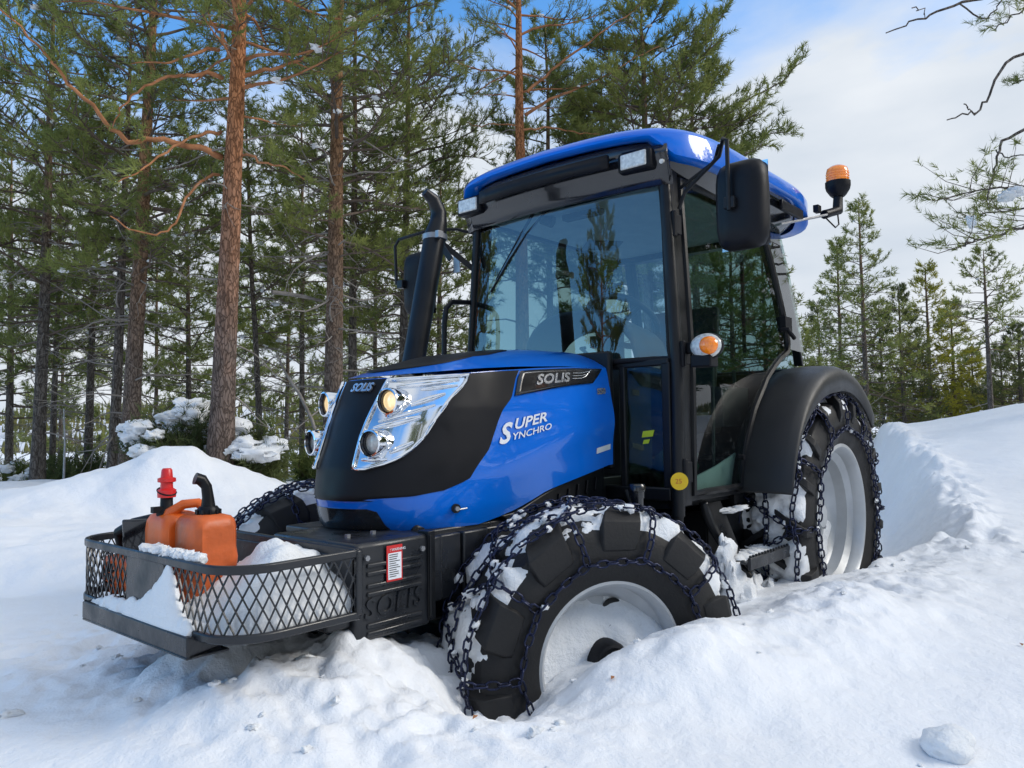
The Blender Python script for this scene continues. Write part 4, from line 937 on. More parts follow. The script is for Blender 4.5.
for x0 in (1.0,1.5):
    P=[(x0-.03+.14*t,-.61-.14*t*t,.84-.33*t) for t in np.linspace(0,1,9)]; b.tube(P,.022,8)
b.bx(1.1,1.5,-.56,-.30,.52,.78); b.bx(1.55,1.72,-.60,-.35,.40,.80); b.build('fuel_tank',BLACKP,T,bevel=.02)
b=MB(); 
for k,(x,y,z,r,q) in enumerate([(1.18,-.62,.785,.055,.2),(1.30,-.62,.785,.06,.2),(.98,-.70,.62,.05,1.5),(1.00,-.72,.50,.06,1.5),(1.08,-.73,.44,.07,.9),(1.25,-.70,.44,.06,1.0),(1.55,-.70,.50,.04,2.2),(1.60,-.72,.42,.05,1.6),(1.38,-.72,.40,.06,.8)]): lump(b,(x,y,z),r,k+60,(1.3,.6,q),.55,10,2.4)
tag(b.build('clinging_snow',SNOWP,T,smooth=80),kind='stuff')
# ---- interior
b=MB(); b.bx(1.55,1.95,-.24,.24,1.12,1.24); b.grid([[(1.92+.10*t,y,1.22+.62*t) for y in np.linspace(-.22,.22,5)] for t in np.linspace(0,1,5)]); b.build('driver_seat',SEAT,T,bevel=.03,seg=3,solid=.05)
b=MB(); b.box((1.86,.42,1.45),(.10,.12,.62)); b.build('control_column',TRIM,T,bevel=.02)
dsh=MB(); rows=[]
for t in np.linspace(0,1,9):
    x=.90+.30*t; rows.append([(x,y,1.46+ (.27-.06*t)*math.sqrt(max(0,1-(abs(y)/.34)**3))) for y in np.linspace(-.34,.34,19)])
dsh.grid(rows); dsh.bx(.90,1.18,-.24,.24,.9,1.44); dsh.build('dashboard',TRIM,T,smooth=50,solid=.01)
sw=MB(); c0=Vector((1.22,-.06,1.70)); nn=Vector((.62,0,.78)).normalized(); a1=Vector((0,1,0)); a2=nn.cross(a1)
sw.tube([c0+(a1*math.cos(t)+a2*math.sin(t))*.185 for t in np.linspace(0,2*math.pi,36,endpoint=False)],.016,10,closed=True)
for t in (.5,2.6,4.71): sw.tube([c0-nn*.03,c0+(a1*math.cos(t)+a2*math.sin(t))*.18],.013,8)
swo=sw.build('steering_wheel',SEAT,T,smooth=60)
b=MB(); b.tube([c0-nn*.03,c0-nn*.36],.03,12); b.build('steering_column',TRIM,swo,smooth=40)
b=MB(); b.prism([(.88,.87),(1.34,.87),(1.42,1.04),(1.20,.985),(.90,.93)],'y',-.570,-.560); b.build('door_inner_panel',MAPG,T)
b=MB()
for k in range(5): lump(b,(1.0+.07*k,-.44+.02*k,.97+.03*(k%2)),.075,90+k,(1.3,.8,.9),.5,8)
b.build('green_jacket',GREEN,T,smooth=70)
b=MB(); b.tube([(1.30,-.50,.95),(1.36,-.48,1.45)],.008,8); b.tube([(1.75,-.42,1.22),(1.68,-.44,1.45)],.010,8); b.box((1.65,-.42,1.26),(.30,.08,.20)); b.box((1.65,.42,1.26),(.30,.08,.20)); b.build('control_lever',TRIM,T,smooth=40)
b=MB(); b.tube([(.93,.22,2.23),(.95,.16,2.20)],.03,12); b.box((.95,-.02,2.205),(.05,.22,.03)); b.build('sun_visor',TRIM,T,bevel=.005)

# ================================================================== things in the basket
fc=empty('fuel_can'); tag(fc,'orange twin fuel can with black spouts, one capped red, standing in the basket','fuel can')
def cbox(b,x0,x1,y0,y1,z0,z1,sh=.03):
    n=28; rows=[]
    for (ins,z) in ((.012,z0),(.003,z0+.010),(0,z0+.03),(0,z0+(z1-z0)*.30),(-.004,z0+(z1-z0)*.5),(0,z0+(z1-z0)*.62),(0,z1-sh-.008),(.003,z1-sh*.6),(.012,z1-sh*.2),(.03,z1)):
        row=[]
        for i in range(n):
            th=2*math.pi*i/n; c,s_=math.cos(th),math.sin(th); p=9; k=(abs(c)**p+abs(s_)**p)**(-1/p)
            row.append(((x0+x1)/2+((x1-x0)/2-ins)*c*k,(y0+y1)/2+((y1-y0)/2-ins)*s_*k,z))
        rows.append(row)
    b.grid(rows,closed=True); b.add(rows[0],[tuple(range(n))]); b.add(rows[-1],[tuple(range(n))])
b=MB(); cbox(b,-1.055,-.925,-.14,.02,.70,.985,.035); b.build('small_container',ORANGED,fc,smooth=45)
b=MB(); cbox(b,-1.075,-.945,.024,.175,.70,.985,.05)
b.tube([(-1.045,.09,.94),(-1.035,.07,.985),(-1.01,.04,1.012),(-.975,.02,1.015),(-.950,.005,.99),(-.945,.0,.955)],[.022,.019,.016,.016,.018,.02],14); b.build('large_container',ORANGE,fc,smooth=45)
sp=MB(); x,y=-.985,-.065; sp.lathe([(.0,.955),(.034,.955),(.034,.968),(.030,.970),(.033,.975),(.033,1.0),(.026,1.01),(0,1.01)],24,'z',(x,y,0)); sp.tube([(x,y,1.0),(x,y+.002,1.04),(x-.004,y+.004,1.075),(x-.018,y+.008,1.098),(x-.036,y+.012,1.104)],[.022,.017,.016,.019,.020],16); s1=sp.build('spout',BLACKM,fc,smooth=50)
sp=MB()
for k in range(10):
    a=2*math.pi*k/10; sp.box((x+.034*math.cos(a),y+.034*math.sin(a),.985),(.006,.006,.03))
sp.build('screw_cap',BLACKM,s1)
x,y=-1.035,.10; sp=MB(); sp.lathe([(0,.955),(.028,.955),(.030,.985),(.024,.99),(.019,1.0),(.018,1.045),(0,1.045)],20,'z',(x,y,0)); sp.box((x-.02,y,.995),(.05,.02,.02)); s2=sp.build('spout',BLACKM,fc,smooth=50)
sp=MB(); sp.lathe([(0,1.035),(.027,1.035),(.028,1.06),(.019,1.066),(.018,1.085),(.027,1.088),(.027,1.10),(.018,1.103),(.016,1.128),(.012,1.134),(0,1.134)],22,'z',(x,y,0)); s2c=sp.build('red_cap',RED,s2,smooth=40)
sp=MB(); sp.tube([(x+.027*math.cos(a),y+.027*math.sin(a),1.055+.012*math.sin(a*1.0)) for a in np.linspace(0,2*math.pi,16,endpoint=False)],.003,6,closed=True); sp.build('cap_strap',BLACKM,s2,smooth=40)

fc.scale=(.95,.95,.86); fc.location=(-.05,.0,.098)
cs=empty('chainsaw'); tag(cs,'orange chainsaw with black handles lying in the basket beside the fuel can','chainsaw')
b=MB(); b.box((-1.02,.30,.745),(.14,.24,.10)); b.box((-1.0,.26,.80),(.11,.16,.05)); b.build('saw_body',ORANGE,cs,bevel=.02,seg=3)
b=MB(); b.lathe([(0,-.016),(.045,-.014),(.055,-.004),(.058,.01)],24,'x',(-1.093,.315,.742)); sc_=b.build('starter_cover',ORANGE,cs,smooth=40)
b=MB()
for k in range(12):
    a=2*math.pi*k/12; b.bar((-1.110,.315+.018*math.cos(a),.742+.018*math.sin(a)),(-1.108,.315+.046*math.cos(a),.742+.046*math.sin(a)),.006,.005)
b.lathe([(0,-.022),(.012,-.02),(.013,-.012)],14,'x',(-1.09,.315,.742)); b.build('cooling_slot',BLACKM,sc_)
b=MB(); b.tube([(-1.03,.40,.80),(-1.05,.385,.865),(-1.03,.33,.89),(-.98,.27,.905),(-.95,.225,.90),(-.94,.20,.86),(-.95,.18,.80)],[.016,.018,.02,.022,.022,.02,.018],12); b.box((-1.0,.32,.845),(.09,.15,.05)); b.build('saw_handle',BLACKM,cs,bevel=.008)
b=MB(); b.bar((-1.045,.22,.80),(-1.06,.20,.92),.11,.012); b.build('hand_guard',BLACKG,cs,bevel=.006)
b=MB(); b.box((-1.055,.30,.893),(.025,.04,.014)); b.box((-1.03,.345,.885),(.02,.03,.014)); b.build('red_switch',RED,cs,bevel=.003)
b=MB(); b.bar((-1.0,.20,.72),(-.72,.10,.70),.012,.08); b.build('guide_bar',GREY,cs,bevel=.004)
# snow carried in the basket
def heap(name,pts,label,res=.014,x0=-1.11,x1=-.72,y0=-.44,y1=.44,zbase=.68,seed=3,clipf=None):
    xs=np.arange(x0,x1,res); ys=np.arange(y0,y1,res); Xh,Yh=np.meshgrid(xs,ys,indexing='ij'); Zh=np.full(Xh.shape,zbase-.03)
    for (cx,cy,sx,sy,a) in pts: Zh=Zh+a*gs(Xh,Yh,cx,cy,sx,sy)
    Zh=Zh+.026*fbm(Xh*14,Yh*14,seed=seed)+.010*fbm(Xh*35,Yh*35,seed=seed+1)
    if clipf is not None: Zh=np.where(clipf(Xh,Yh),Zh,zbase-.04)
    Zh[0,:]=Zh[-1,:]=Zh[:,0]=Zh[:,-1]=zbase-.035
    ii=np.arange(Xh.size).reshape(Xh.shape); keep=np.maximum(np.maximum(Zh[:-1,:-1],Zh[1:,1:]),np.maximum(Zh[1:,:-1],Zh[:-1,1:]))>zbase-.02
    Fh=np.stack([ii[:-1,:-1],ii[1:,:-1],ii[1:,1:],ii[:-1,1:]],-1)[keep]
    Vt=np.stack([Xh,Yh,Zh],-1).reshape(-1,3); Vb=Vt.copy(); Vb[:,2]=zbase-.035
    o=mesh_np(name,np.concatenate([Vt,Vb]),np.concatenate([Fh,Fh[:,::-1]+len(Vt)]),SNOWP,smooth=True)
    tag(o,label,'snow',kind='stuff'); return o
rin=lambda X_,Y_:(np.abs(Y_)<.435-.13*np.clip((-.99-X_)/.12,0,1)**1.5)&(X_>-1.108)
heap('snow_in_basket',[(-.82,-.20,.22,.26,.16),(-.95,-.36,.10,.08,.10),(-.76,.15,.10,.3,.06),(-.90,-.22,.06,.10,.05)],'snow heaped inside the carrier basket behind the mesh',clipf=rin,zbase=.70)
b=MB()
for k in range(34):
    q=BPt(mid-.37+.0095*k+.05,.853); n_=Vector((.02,.006,0)); lump(b,q+n_,.010+.006*abs(math.sin(k*2.1)),120+k,(1.3,1.3,.9),.6,6,2.2)
o=b.build('snow_on_rim',SNOWP,smooth=80); tag(o,'thin ridge of snow lying on the basket rim before the fuel can','snow',kind='stuff')
heap('snow_on_frame',[(-1.140,-.145,.022,.060,.055),(-1.138,-.19,.022,.09,.038),(-1.138,-.08,.022,.08,.045),(-1.138,.02,.022,.14,.055),(-1.138,.24,.022,.12,.050),(-1.136,-.15,.018,.03,.040),(-1.10,-.27,.05,.04,.04),(-1.115,-.15,.03,.13,.035),(-1.150,-.12,.016,.16,.030)],'peaked clump of snow on the front frame below the basket',res=.004,x0=-1.163,x1=-1.05,y0=-.285,y1=.36,zbase=.676,seed=13)
# ================================================================== TREES
def tube_np(path,rad,n=5):
    P=np.array(path,float); K=len(P); T_=np.gradient(P,axis=0); T_/=np.linalg.norm(T_,axis=1,keepdims=True)+1e-9
    ref=np.array([0,0,1.]) if abs(T_[0][2])<.8 else np.array([1.,0,0])
    A=np.cross(T_,ref); A/=np.linalg.norm(A,axis=1,keepdims=True)+1e-9; B=np.cross(T_,A)
    th=np.arange(n)*2*math.pi/n; r=np.asarray(rad)[:,None,None]*np.ones((K,1,1))
    V=P[:,None,:]+r*(A[:,None,:]*np.cos(th)[None,:,None]+B[:,None,:]*np.sin(th)[None,:,None])
    i=np.arange(K-1)[:,None]*n; k=np.arange(n)[None,:]; k2=(k+1)%n
    F=np.stack([i+k,i+k2,i+n+k2,i+n+k],-1).reshape(-1,4); return V.reshape(-1,3),F
class TB:
    def __init__(s): s.V=[];s.F=[];s.o=0
    def tube(s,p,r,n=5):
        v,f=tube_np(p,r,n); s.V.append(v); s.F.append(f+s.o); s.o+=len(v)
    def build(s,name,mt,parent):
        return mesh_np(name,np.concatenate(s.V),np.concatenate(s.F),mt,parent,smooth=True) if s.V else None
_rt=np.random.RandomState(7)
def tuft_tpl(nn,seed,L=.085,wd=.007):
    r=np.random.RandomState(seed); V=[]
    for i in range(nn):
        a=r.uniform(0,2*math.pi); t=r.uniform(0,1); sp=r.uniform(.35,1.15); base=np.array([t*.10-.03,0,0])
        d=np.array([math.cos(sp),math.sin(sp)*math.cos(a),math.sin(sp)*math.sin(a)]); l=L*r.uniform(.7,1.15)
        sd=np.cross(d,r.normal(size=3)); sd/=np.linalg.norm(sd)
        V+= [base-sd*wd/2,base+sd*wd/2,base+d*l]
    return np.array(V)
def needles(pos,axis,scale,nn,wd,seed,name,mt,parent):
    if len(pos)==0: return None
    r=np.random.RandomState(seed); pos=np.array(pos); ax=np.array(axis); ax/=np.linalg.norm(ax,axis=1,keepdims=True)+1e-9
    rnd=r.normal(size=ax.shape); s1=np.cross(ax,rnd); s1/=np.linalg.norm(s1,axis=1,keepdims=True)+1e-9; s2=np.cross(ax,s1)
    sc=scale*r.uniform(.75,1.3,len(pos)); out_=[]; tp=[tuft_tpl(nn,k,wd=wd) for k in range(5)]; pick=r.randint(0,5,len(pos))
    for k in range(5):
        m_=pick==k
        if not m_.any(): continue
        t_=tp[k]; q=pos[m_][:,None,:]+sc[m_][:,None,None]*(ax[m_][:,None,:]*t_[None,:,0:1]+s1[m_][:,None,:]*t_[None,:,1:2]+s2[m_][:,None,:]*t_[None,:,2:3]); out_.append(q.reshape(-1,3))
    V=np.concatenate(out_); F=np.arange(len(V)).reshape(-1,3); return mesh_np(name,V,F,mt,parent,smooth=False)
def tree(label,base,H,r0,lean=(0,0),c0=.35,cl=1.6,nb=55,seed=0,shape='pine',ts=1.0,wd=.007,nn=11,dens=7,dead=14,mt=None,bark=None,limb=None,name='pine_tree',cat='tree',group=None,limbs=(),tufts_per=4,droop=.0,bend=.06,deadl=1.0,snow=6,ball=1.0):
    rg=np.random.RandomState(seed); root=empty(name,tuple(base)); tag(root,label,cat,group)
    mt=mt or PINE; bark=bark or BARK; limb=limb or BARKO
    K=14; hs=np.linspace(-.6/H,1,K); tp=np.stack([lean[0]*hs+bend*np.cumsum(rg.normal(0,1,K))*.25*np.maximum(hs,0),lean[1]*hs+bend*np.cumsum(rg.normal(0,1,K))*.25*np.maximum(hs,0),H*hs],1)
    flare=1+.35*np.exp(-np.maximum(hs,0)*H/.35); tr_=r0*np.clip(1-hs,0,1)**.75*flare+.012
    tb=TB(); pth=np.stack([np.interp(np.linspace(hs[0],1,40),hs,tp[:,k]) for k in range(3)],1); tb.tube(pth,np.interp(np.linspace(hs[0],1,40),hs,tr_),14)
    to=tb.build('trunk',bark,root)
    def at_h(h): return np.array([np.interp(h/H,hs,tp[:,k]) for k in range(3)]),float(np.interp(h/H,hs,tr_))
    lb=TB(); tw=TB(); pos=[];axs=[]; sn=[]
    def twig_run(P,L,r,lvl):
        """side twigs with needle tufts along the outer part of a branch"""
        n2=max(3,int(L*dens)); 
        for j in range(n2):
            t=.30+.70*(j+rg.rand())/n2; t=min(t,.99); i=t*(len(P)-1); a=int(i); f=i-a; p=P[a]*(1-f)+P[min(a+1,len(P)-1)]*f
            d=P[min(a+1,len(P)-1)]-P[max(a-1,0)]; d/=np.linalg.norm(d)+1e-9
            sd=np.cross(d,[0,0,1]); sd/=np.linalg.norm(sd)+1e-9; q=d*rg.uniform(.3,.9)+sd*rg.choice([-1,1])*rg.uniform(.5,1.1)+np.array([0,0,rg.uniform(-.15,.65)]); q/=np.linalg.norm(q)
            l=L*rg.uniform(.16,.34)*(1.15-.5*t)+.08; m_=p+q*l*.5+rg.normal(0,.02,3); e=p+q*l+np.array([0,0,l*.22]) 
            tw.tube([p,m_,e],[r*.35+.002,r*.2+.002,.002],3)
            for u in np.linspace(.35,1.05,tufts_per):
                c=p*(1-u)+e*u+rg.normal(0,.03,3)*ball; ax_=q*.8+rg.normal(0,.35,3)+np.array([0,0,.35]); pos.append(c); axs.append(ax_)
        for u in (.8,.9,1.0):
            i=u*(len(P)-1); a=min(int(i),len(P)-2); pos.append(P[a]+(P[a+1]-P[a])*(i-a)); axs.append(P[a+1]-P[a]+np.array([0,0,.1]))
    for b_ in range(nb):
        rel=((b_+rg.rand())/nb); h=H*(c0+(1-c0)*rel*.985); o,rr_=at_h(h); az=b_*2.399+rg.uniform(-.5,.5)
        if shape=='pine': L=cl*(.35+.65*math.sin(math.pi*min(1,(rel*.80+.22))))*rg.uniform(.65,1.2)*(1-.45*max(0,rel-.7)/.3); el=rg.uniform(-.05,.35)+.5*rel
        else: L=cl*(1.03-rel)**.85*rg.uniform(.75,1.15)+.10; el=-.15+.75*rel+rg.uniform(-.1,.15)-droop
        d=np.array([math.cos(az)*math.cos(el),math.sin(az)*math.cos(el),math.sin(el)]); n=7; P=[o]; cur=d.copy()
        for i in range(n-1):
            cur=cur+rg.normal(0,.11,3)+np.array([0,0,(.07 if i>2 else -.07)]); cur/=np.linalg.norm(cur); P.append(P[-1]+cur*L/(n-1))
        P=np.array(P); rb=min(rr_*.55,.012*L+.006); lb.tube(P,np.linspace(rb,.004,n),5); twig_run(P,L,rb,0)
        if rg.rand()<snow/nb*3: sn.append(P[rg.randint(2,6)]+np.array([0,0,.012]))
    for (Pl,r_a,needle) in limbs:
        P=np.array(Pl)-np.array(base); s_=np.linspace(0,1,3*len(P)); P=np.stack([np.interp(s_,np.linspace(0,1,len(P)),P[:,k]) for k in range(3)],1); P[1:-1]+=rg.normal(0,.012,P[1:-1].shape)
        lb.tube(P,np.linspace(r_a,.006,len(P)),7); L=float(np.linalg.norm(np.diff(P,axis=0),axis=1).sum())
        if needle: twig_run(P,L*needle,r_a*.5,0)
    dd=TB()
    for b_ in range(dead):
        h=H*rg.uniform(.08,min(.95,c0+.25)); o,rr_=at_h(h); az=rg.uniform(0,2*math.pi); L=rg.uniform(.4,1.25)*deadl; el=rg.uniform(-.35,.25); cur=np.array([math.cos(az),math.sin(az),el]); P=[o]
        for i in range(7): cur=cur+rg.normal(0,.20,3)+np.array([0,0,-.03]); cur/=np.linalg.norm(cur); P.append(P[-1]+cur*L/7)
        P=np.array(P); dd.tube(P,np.linspace(.010+.006*L,.002,8),4)
        for j in range(7):
            a=rg.randint(2,7); q=rg.normal(0,1,3)*[1,1,.6]; q/=np.linalg.norm(q); q2=q+rg.normal(0,.5,3); l=rg.uniform(.12,.4)*deadl; dd.tube([P[a],P[a]+q*l*.5,P[a]+q*l*.5+q2*l*.4],[.004,.003,.0015],3)
    if lb.V: lb.build('limbs',limb,root)
    if tw.V: tag(tw.build('twigs',BARKT,root),kind='stuff')
    if dd.V: tag(dd.build('dead_branches',BARKD,root),kind='stuff')
    needles(pos,axs,ts,nn,wd,seed,'crown',mt,root)
    if sn and snow:
        b=MB()
        for k,p in enumerate(sn): lump(b,p,rg.uniform(.018,.055),seed+k,(1.5,1.3,.7),.6,6,2.4)
        tag(b.build('branch_snow',SNOWP,root,smooth=80),kind='stuff')
    return root
def ground_at(px,t):
    p=at(px,430,t); return np.array([p[0],p[1],gz(p[0],p[1])-.05])
def topx(px0,px1,y1,t):
    """lean of a trunk whose base shows at px0 and whose crown at height y1 shows at px1"""
    a=at(px0,430,t); b=at(px1,y1,t); return b-a
SC=[]
GL='tall trees in the wood at the left'; GR_='slender conifers beyond the snow bank at the right'
# --- the big orange pine and its crooked limbs
t0=9.6; bs=ground_at(219,t0); v=topx(219,243,-60,t0); Hh=9.2; ln=(v[0]/v[2]*Hh,v[1]/v[2]*Hh)
def P3(l,t,dt=0):
    n=len(l); return [at(x,y,t+dt*i/(n-1)) for i,(x,y) in enumerate(l)]
lm=[(P3([(221,157),(206,148),(183,146),(158,139),(130,141),(112,128),(90,104),(66,80),(50,58),(22,28),(-12,0)],t0,-2.2),.042,.35),
    (P3([(222,78),(208,73),(190,76),(168,78),(142,88),(122,104),(112,128)],t0,-1.2),.030,.3),
    (P3([(219,50),(205,48),(185,58),(160,62),(130,64)],t0,-.8),.026,.4),
    (P3([(221,132),(205,133),(188,139),(165,152),(140,172),(118,182)],t0,-1.4),.024,.4),
    (P3([(232,78),(252,74),(278,68),(300,60),(322,44),(345,30),(380,14)],t0,.6),.030,.5),
    (P3([(233,60),(225,40),(214,26),(205,5)],t0,-.4),.030,.5),
    (P3([(219,175),(200,182),(185,198),(176,222),(160,236),(132,232),(110,216)],t0,-1.5),.020,0),
    (P3([(234,150),(258,160),(282,165),(305,180)],t0,-.6),.018,.5)]
tree('thickest pine with bright orange upper trunk and a long crooked limb reaching left',bs,Hh,.146,ln,c0=.50,cl=1.8,nb=40,seed=11,dead=22,limbs=lm,dens=8,group=None,deadl=.9,wd=.008,ts=1.3,nn=18)
# --- other left trees: base px, depth, top px at y, height, radius ...
spec=[
 # px0,t, px1,y1,  H,  r,  c0, cl, nb, dead, kind
 (128,13.0,152,0, 10.5,.145,.40,1.9,52,26,'brown trunked pine with a leaning twin stem standing left of the thick orange pine'),
 (113,13.4,124,150,8.0,.085,.45,1.3,26,16,'thinner stem close against the brown leaning pine'),
 (38,15.0,52,0,  10.0,.115,.34,1.9,54,24,'grey straight pine nearest the left edge of the wood'),
 (52,17.5,62,150, 8.5,.060,.40,1.4,32,14,'thin dark pine just right of the grey pine at the left edge'),
 (88,17.0,98,100, 9.0,.085,.38,1.6,36,18,'mid brown pine between the grey pine and the leaning brown one'),
 (332,12.2,338,0, 10.5,.150,.40,1.7,50,26,'stout reddish pine just left of the exhaust stack'),
 (352,15.0,352,0, 10.0,.085,.42,1.6,40,16,'darker slimmer pine behind the stout reddish pine'),
 (302,18.5,303,100,9.5,.065,.46,1.4,34,14,'very straight thin trunk between the two thickest pines'),
 (262,16.0,246,50, 8.0,.060,.45,1.3,28,20,'pale crooked thin trunk right of the thick orange pine'),
 (10,19.0,12,60,  9.0,.090,.30,1.7,40,16,'bushy pine partly cut by the left picture edge'),
 (190,20.0,186,60,9.5,.075,.36,1.6,38,16,'slender pine seen between the leaning brown pine and the thick orange pine'),
 (400,15.5,410,0,10.5,.090,.34,1.8,46,16,'leafy pine rising behind the far mirror and exhaust'),
 (436,20.0,440,60,9.0,.080,.36,1.5,36,12,'farther pine seen between the exhaust and the cab roof'),
 (376,21.0,372,60,9.0,.070,.36,1.5,34,12,'far slim pine left of the exhaust, behind the leafy one'),
 (155,25.0,160,90,10.0,.08,.30,1.7,36,10,'distant pine behind the gap right of the leaning brown pine'),
 (60,27.0,66,90,10.0,.08,.30,1.7,34,10,'distant pine behind the thin dark pine at the left'),
 (232,26.0,230,90,10.0,.08,.30,1.7,34,10,'distant pine hidden mostly by the thick orange trunk'),
 (335,27.0,330,90,10.0,.08,.30,1.7,34,10,'distant pine behind the stout reddish pine'),
 (285,23.0,290,60,9.5,.07,.34,1.6,34,12,'distant pine filling the gap left of the very straight thin trunk'),
]
for i,(a,t_,b_,y1,Hh,r,c0,cl_,nb,dd_,lab) in enumerate(spec):
    bs=ground_at(a,t_); v=topx(a,b_,y1,t_); ln=(v[0]/v[2]*Hh,v[1]/v[2]*Hh)
    far=t_>18
    tree(lab,bs,Hh,r,ln,c0=c0*.80,cl=cl_*1.1,nb=int(nb*1.4),seed=100+i,dead=int(dd_*1.5),ts=1.25 if not far else 1.6,wd=.0095 if not far else .013,nn=20 if not far else 14,dens=8 if not far else 6.5,bark=BARKB if r>.12 else BARKG,limb=BARKT,group=GL,snow=12,deadl=1.4,ball=1.5)
# --- behind the cab
t0=13.5; bs=ground_at(523,t0); 
lm=[(P3([(527,92),(548,74),(572,54),(600,34),(630,12),(650,-5)],t0,.3),.030,.5),(P3([(525,115),(545,102),(568,92),(600,80),(632,60),(660,46)],t0,.5),.032,.5),(P3([(523,130),(548,128),(575,132),(600,134)],t0,.4),.020,.6),
    (P3([(517,126),(500,124),(480,126),(466,122)],t0,.4),.014,.7),(P3([(518,70),(498,78),(480,90),(470,100)],t0,.2),.014,.8)]
tree('slim orange barked pine rising behind the cab roof with limbs slanting to the right',bs,10.5,.135,(.1,.0),c0=.62,cl=1.5,nb=30,seed=31,limbs=lm,dead=16,dens=7,nn=15,ts=1.25)
for i,(a,t_,Hh,r,lab,cl_,nb_) in enumerate([(553,15.5,9.5,.075,'dark slim pine close behind the orange pine above the cab',1.4,40),(652,14.5,9.3,.11,'broad crowned pine above the middle of the cab roof',2.0,66),(604,17.5,9.5,.10,'bushy pine between the two pines above the cab',1.8,54),(700,16.0,8.6,.09,'wide green pine above the near corner of the roof',1.6,48)]):
    bs=ground_at(a,t_); lm=[]
    if i==3: lm=[(P3([(702,150),(722,122),(740,104),(762,92),(785,80),(801,62)],t_,-.5),.03,.7),(P3([(705,180),(730,150),(752,138),(775,132),(792,134)],t_,-.5),.022,.6)]
    if i==1: lm=[(P3([(655,110),(675,70),(700,40),(722,15),(738,-8)],t_,.2),.03,.6)]
    tree(lab,bs,Hh,r,(0,0),c0=.36,cl=cl_,nb=nb_,seed=300+i,dead=14,ts=1.6,wd=.010,nn=17,dens=9,bark=BARKG,limb=BARKT,group=GL,limbs=lm,snow=3)
# --- right side, slender conifers beyond the bank
rt=[(868,30,195,.115,.22,2.1,'tallest slender pine right of the beacon, beyond the snow bank',PINE,'c'),
    (843,32,238,.10,.22,1.9,'slightly shorter slender pine close left of the tallest one',PINE,'c'),
    (905,31,285,.09,.08,1.9,'short dark dense conifer right of the tallest slender pine',PINED,'c'),
    (932,33,262,.10,.03,2.2,'yellowish dense conifer with full crown down to the snow bank',PINEY,'c'),
    (956,34,300,.09,.03,1.9,'lower yellow green conifer at the right foot of the dense yellowish one',PINEY,'c'),
    (884,36,300,.08,.1,1.7,'distant narrow conifer filling the gap behind the tallest slender pine',PINE,'c'),
    (992,27,248,.10,.50,1.5,'tall bare stemmed pine with flat crown near the right edge',PINE,'p'),
    (1023,30,325,.10,.05,2.0,'dark conifer cut by the right picture edge',PINED,'c'),
    (822,38,300,.09,.1,1.8,'distant conifer just behind the rear fender',PINED,'c'),
    (915,35,345,.07,.02,1.7,'low dense conifer between the dark and the yellowish one beyond the bank',PINED,'c'),
    (975,36,350,.07,.02,1.7,'low distant conifer left of the tall bare stemmed pine',PINE,'c'),
    (1004,35,345,.07,.02,1.6,'low distant conifer right of the tall bare stemmed pine',PINE,'c'),
    (735,19,215,.07,.1,1.7,'pine behind the cab, seen through the door glass nearest the front post',PINE,'c'),
    (768,21,235,.07,.1,1.8,'pine behind the cab, seen through the rear half of the door glass',PINE,'c'),
    (1060,32,280,.10,.1,2.0,'conifer beyond the right picture edge',PINED,'c')]
for i,(a,t_,yt,r,c0,cl_,lab,mt_,sh) in enumerate(rt):
    bs=ground_at(a,t_); top=at(a,yt,t_)[2]; Hh=top-bs[2]
    tree(lab,bs,Hh,r,(0,0),c0=c0,cl=cl_,nb=int((84 if mt_ is not PINEY else 100) if sh=='c' else 34),seed=400+i,dead=22,ts=1.7,wd=.015,nn=9,dens=4.4,shape='spruce' if sh=='c' else 'pine',mt=mt_,bark=BARKG,limb=BARKT,name='pine_tree' if mt_ is not PINED else 'spruce_tree',group=GR_,snow=3,bend=.03,deadl=1.2,tufts_per=4,ball=1.6)
# --- near pine just outside the right edge whose branches reach into view
t0=8.2; bs=ground_at(1130,t0)
lm=[(P3([(1120,-50),(1060,-30),(1000,-12),(960,4),(935,14),(912,22),(886,33)],t0,-.4),.022,0),(P3([(960,4),(985,20),(1000,2),(1012,-15)],t0,-.3),.009,0),
    (P3([(1128,10),(1080,20),(1050,36),(1024,52),(1000,72),(988,96),(978,112),(962,116),(947,120)],t0,-.5),.022,0),
    (P3([(1129,110),(1080,112),(1050,118),(1024,128),(1002,142),(995,160),(992,180),(988,200)],t0,-.6),.024,0),
    (P3([(996,150),(1008,158),(1024,155)],t0,-.3),.008,0),
    (P3([(1129,190),(1090,200),(1050,215),(1020,228),(995,236),(972,240),(960,246)],t0,-.7),.022,.8),
    (P3([(1129,150),(1090,168),(1050,180),(1015,188),(985,190),(960,194)],t0,-.8),.018,.8),
    (P3([(1129,160),(1080,190),(1040,206),(1000,212),(965,216)],t0,.2),.018,.75),
    (P3([(1127,0),(1080,-5),(1040,5),(1015,14),(995,30)],t0,-.3),.012,.45),
    (P3([(1127,40),(1080,60),(1050,72),(1030,78),(1012,84)],t0,.4),.012,.5),
    (P3([(978,112),(970,108),(964,104)],t0,-.4),.005,0),(P3([(925,18),(922,10),(912,8)],t0,-.3),.004,0)]
tree('near pine beyond the right edge, bare and tufted branches hanging into view',bs,8.5,.15,(0,0),c0=.60,cl=.8,nb=8,seed=51,limbs=lm,dead=2,dens=10,nn=20,ts=.95,wd=.007,limb=BARKG,snow=0)
b=MB()
for k,(px,py,r,q) in enumerate([(1008,196,.085,.6),(972,222,.045,1.3),(1016,192,.07,.6)]): lump(b,at(px,py,7.5),r,500+k,(1.2,1.1,q),.5,9,2)
o=b.build('branch_snow',SNOWP,smooth=80); tag(o,'lumps of snow caught on the tufted branch at the right edge','snow',kind='stuff')
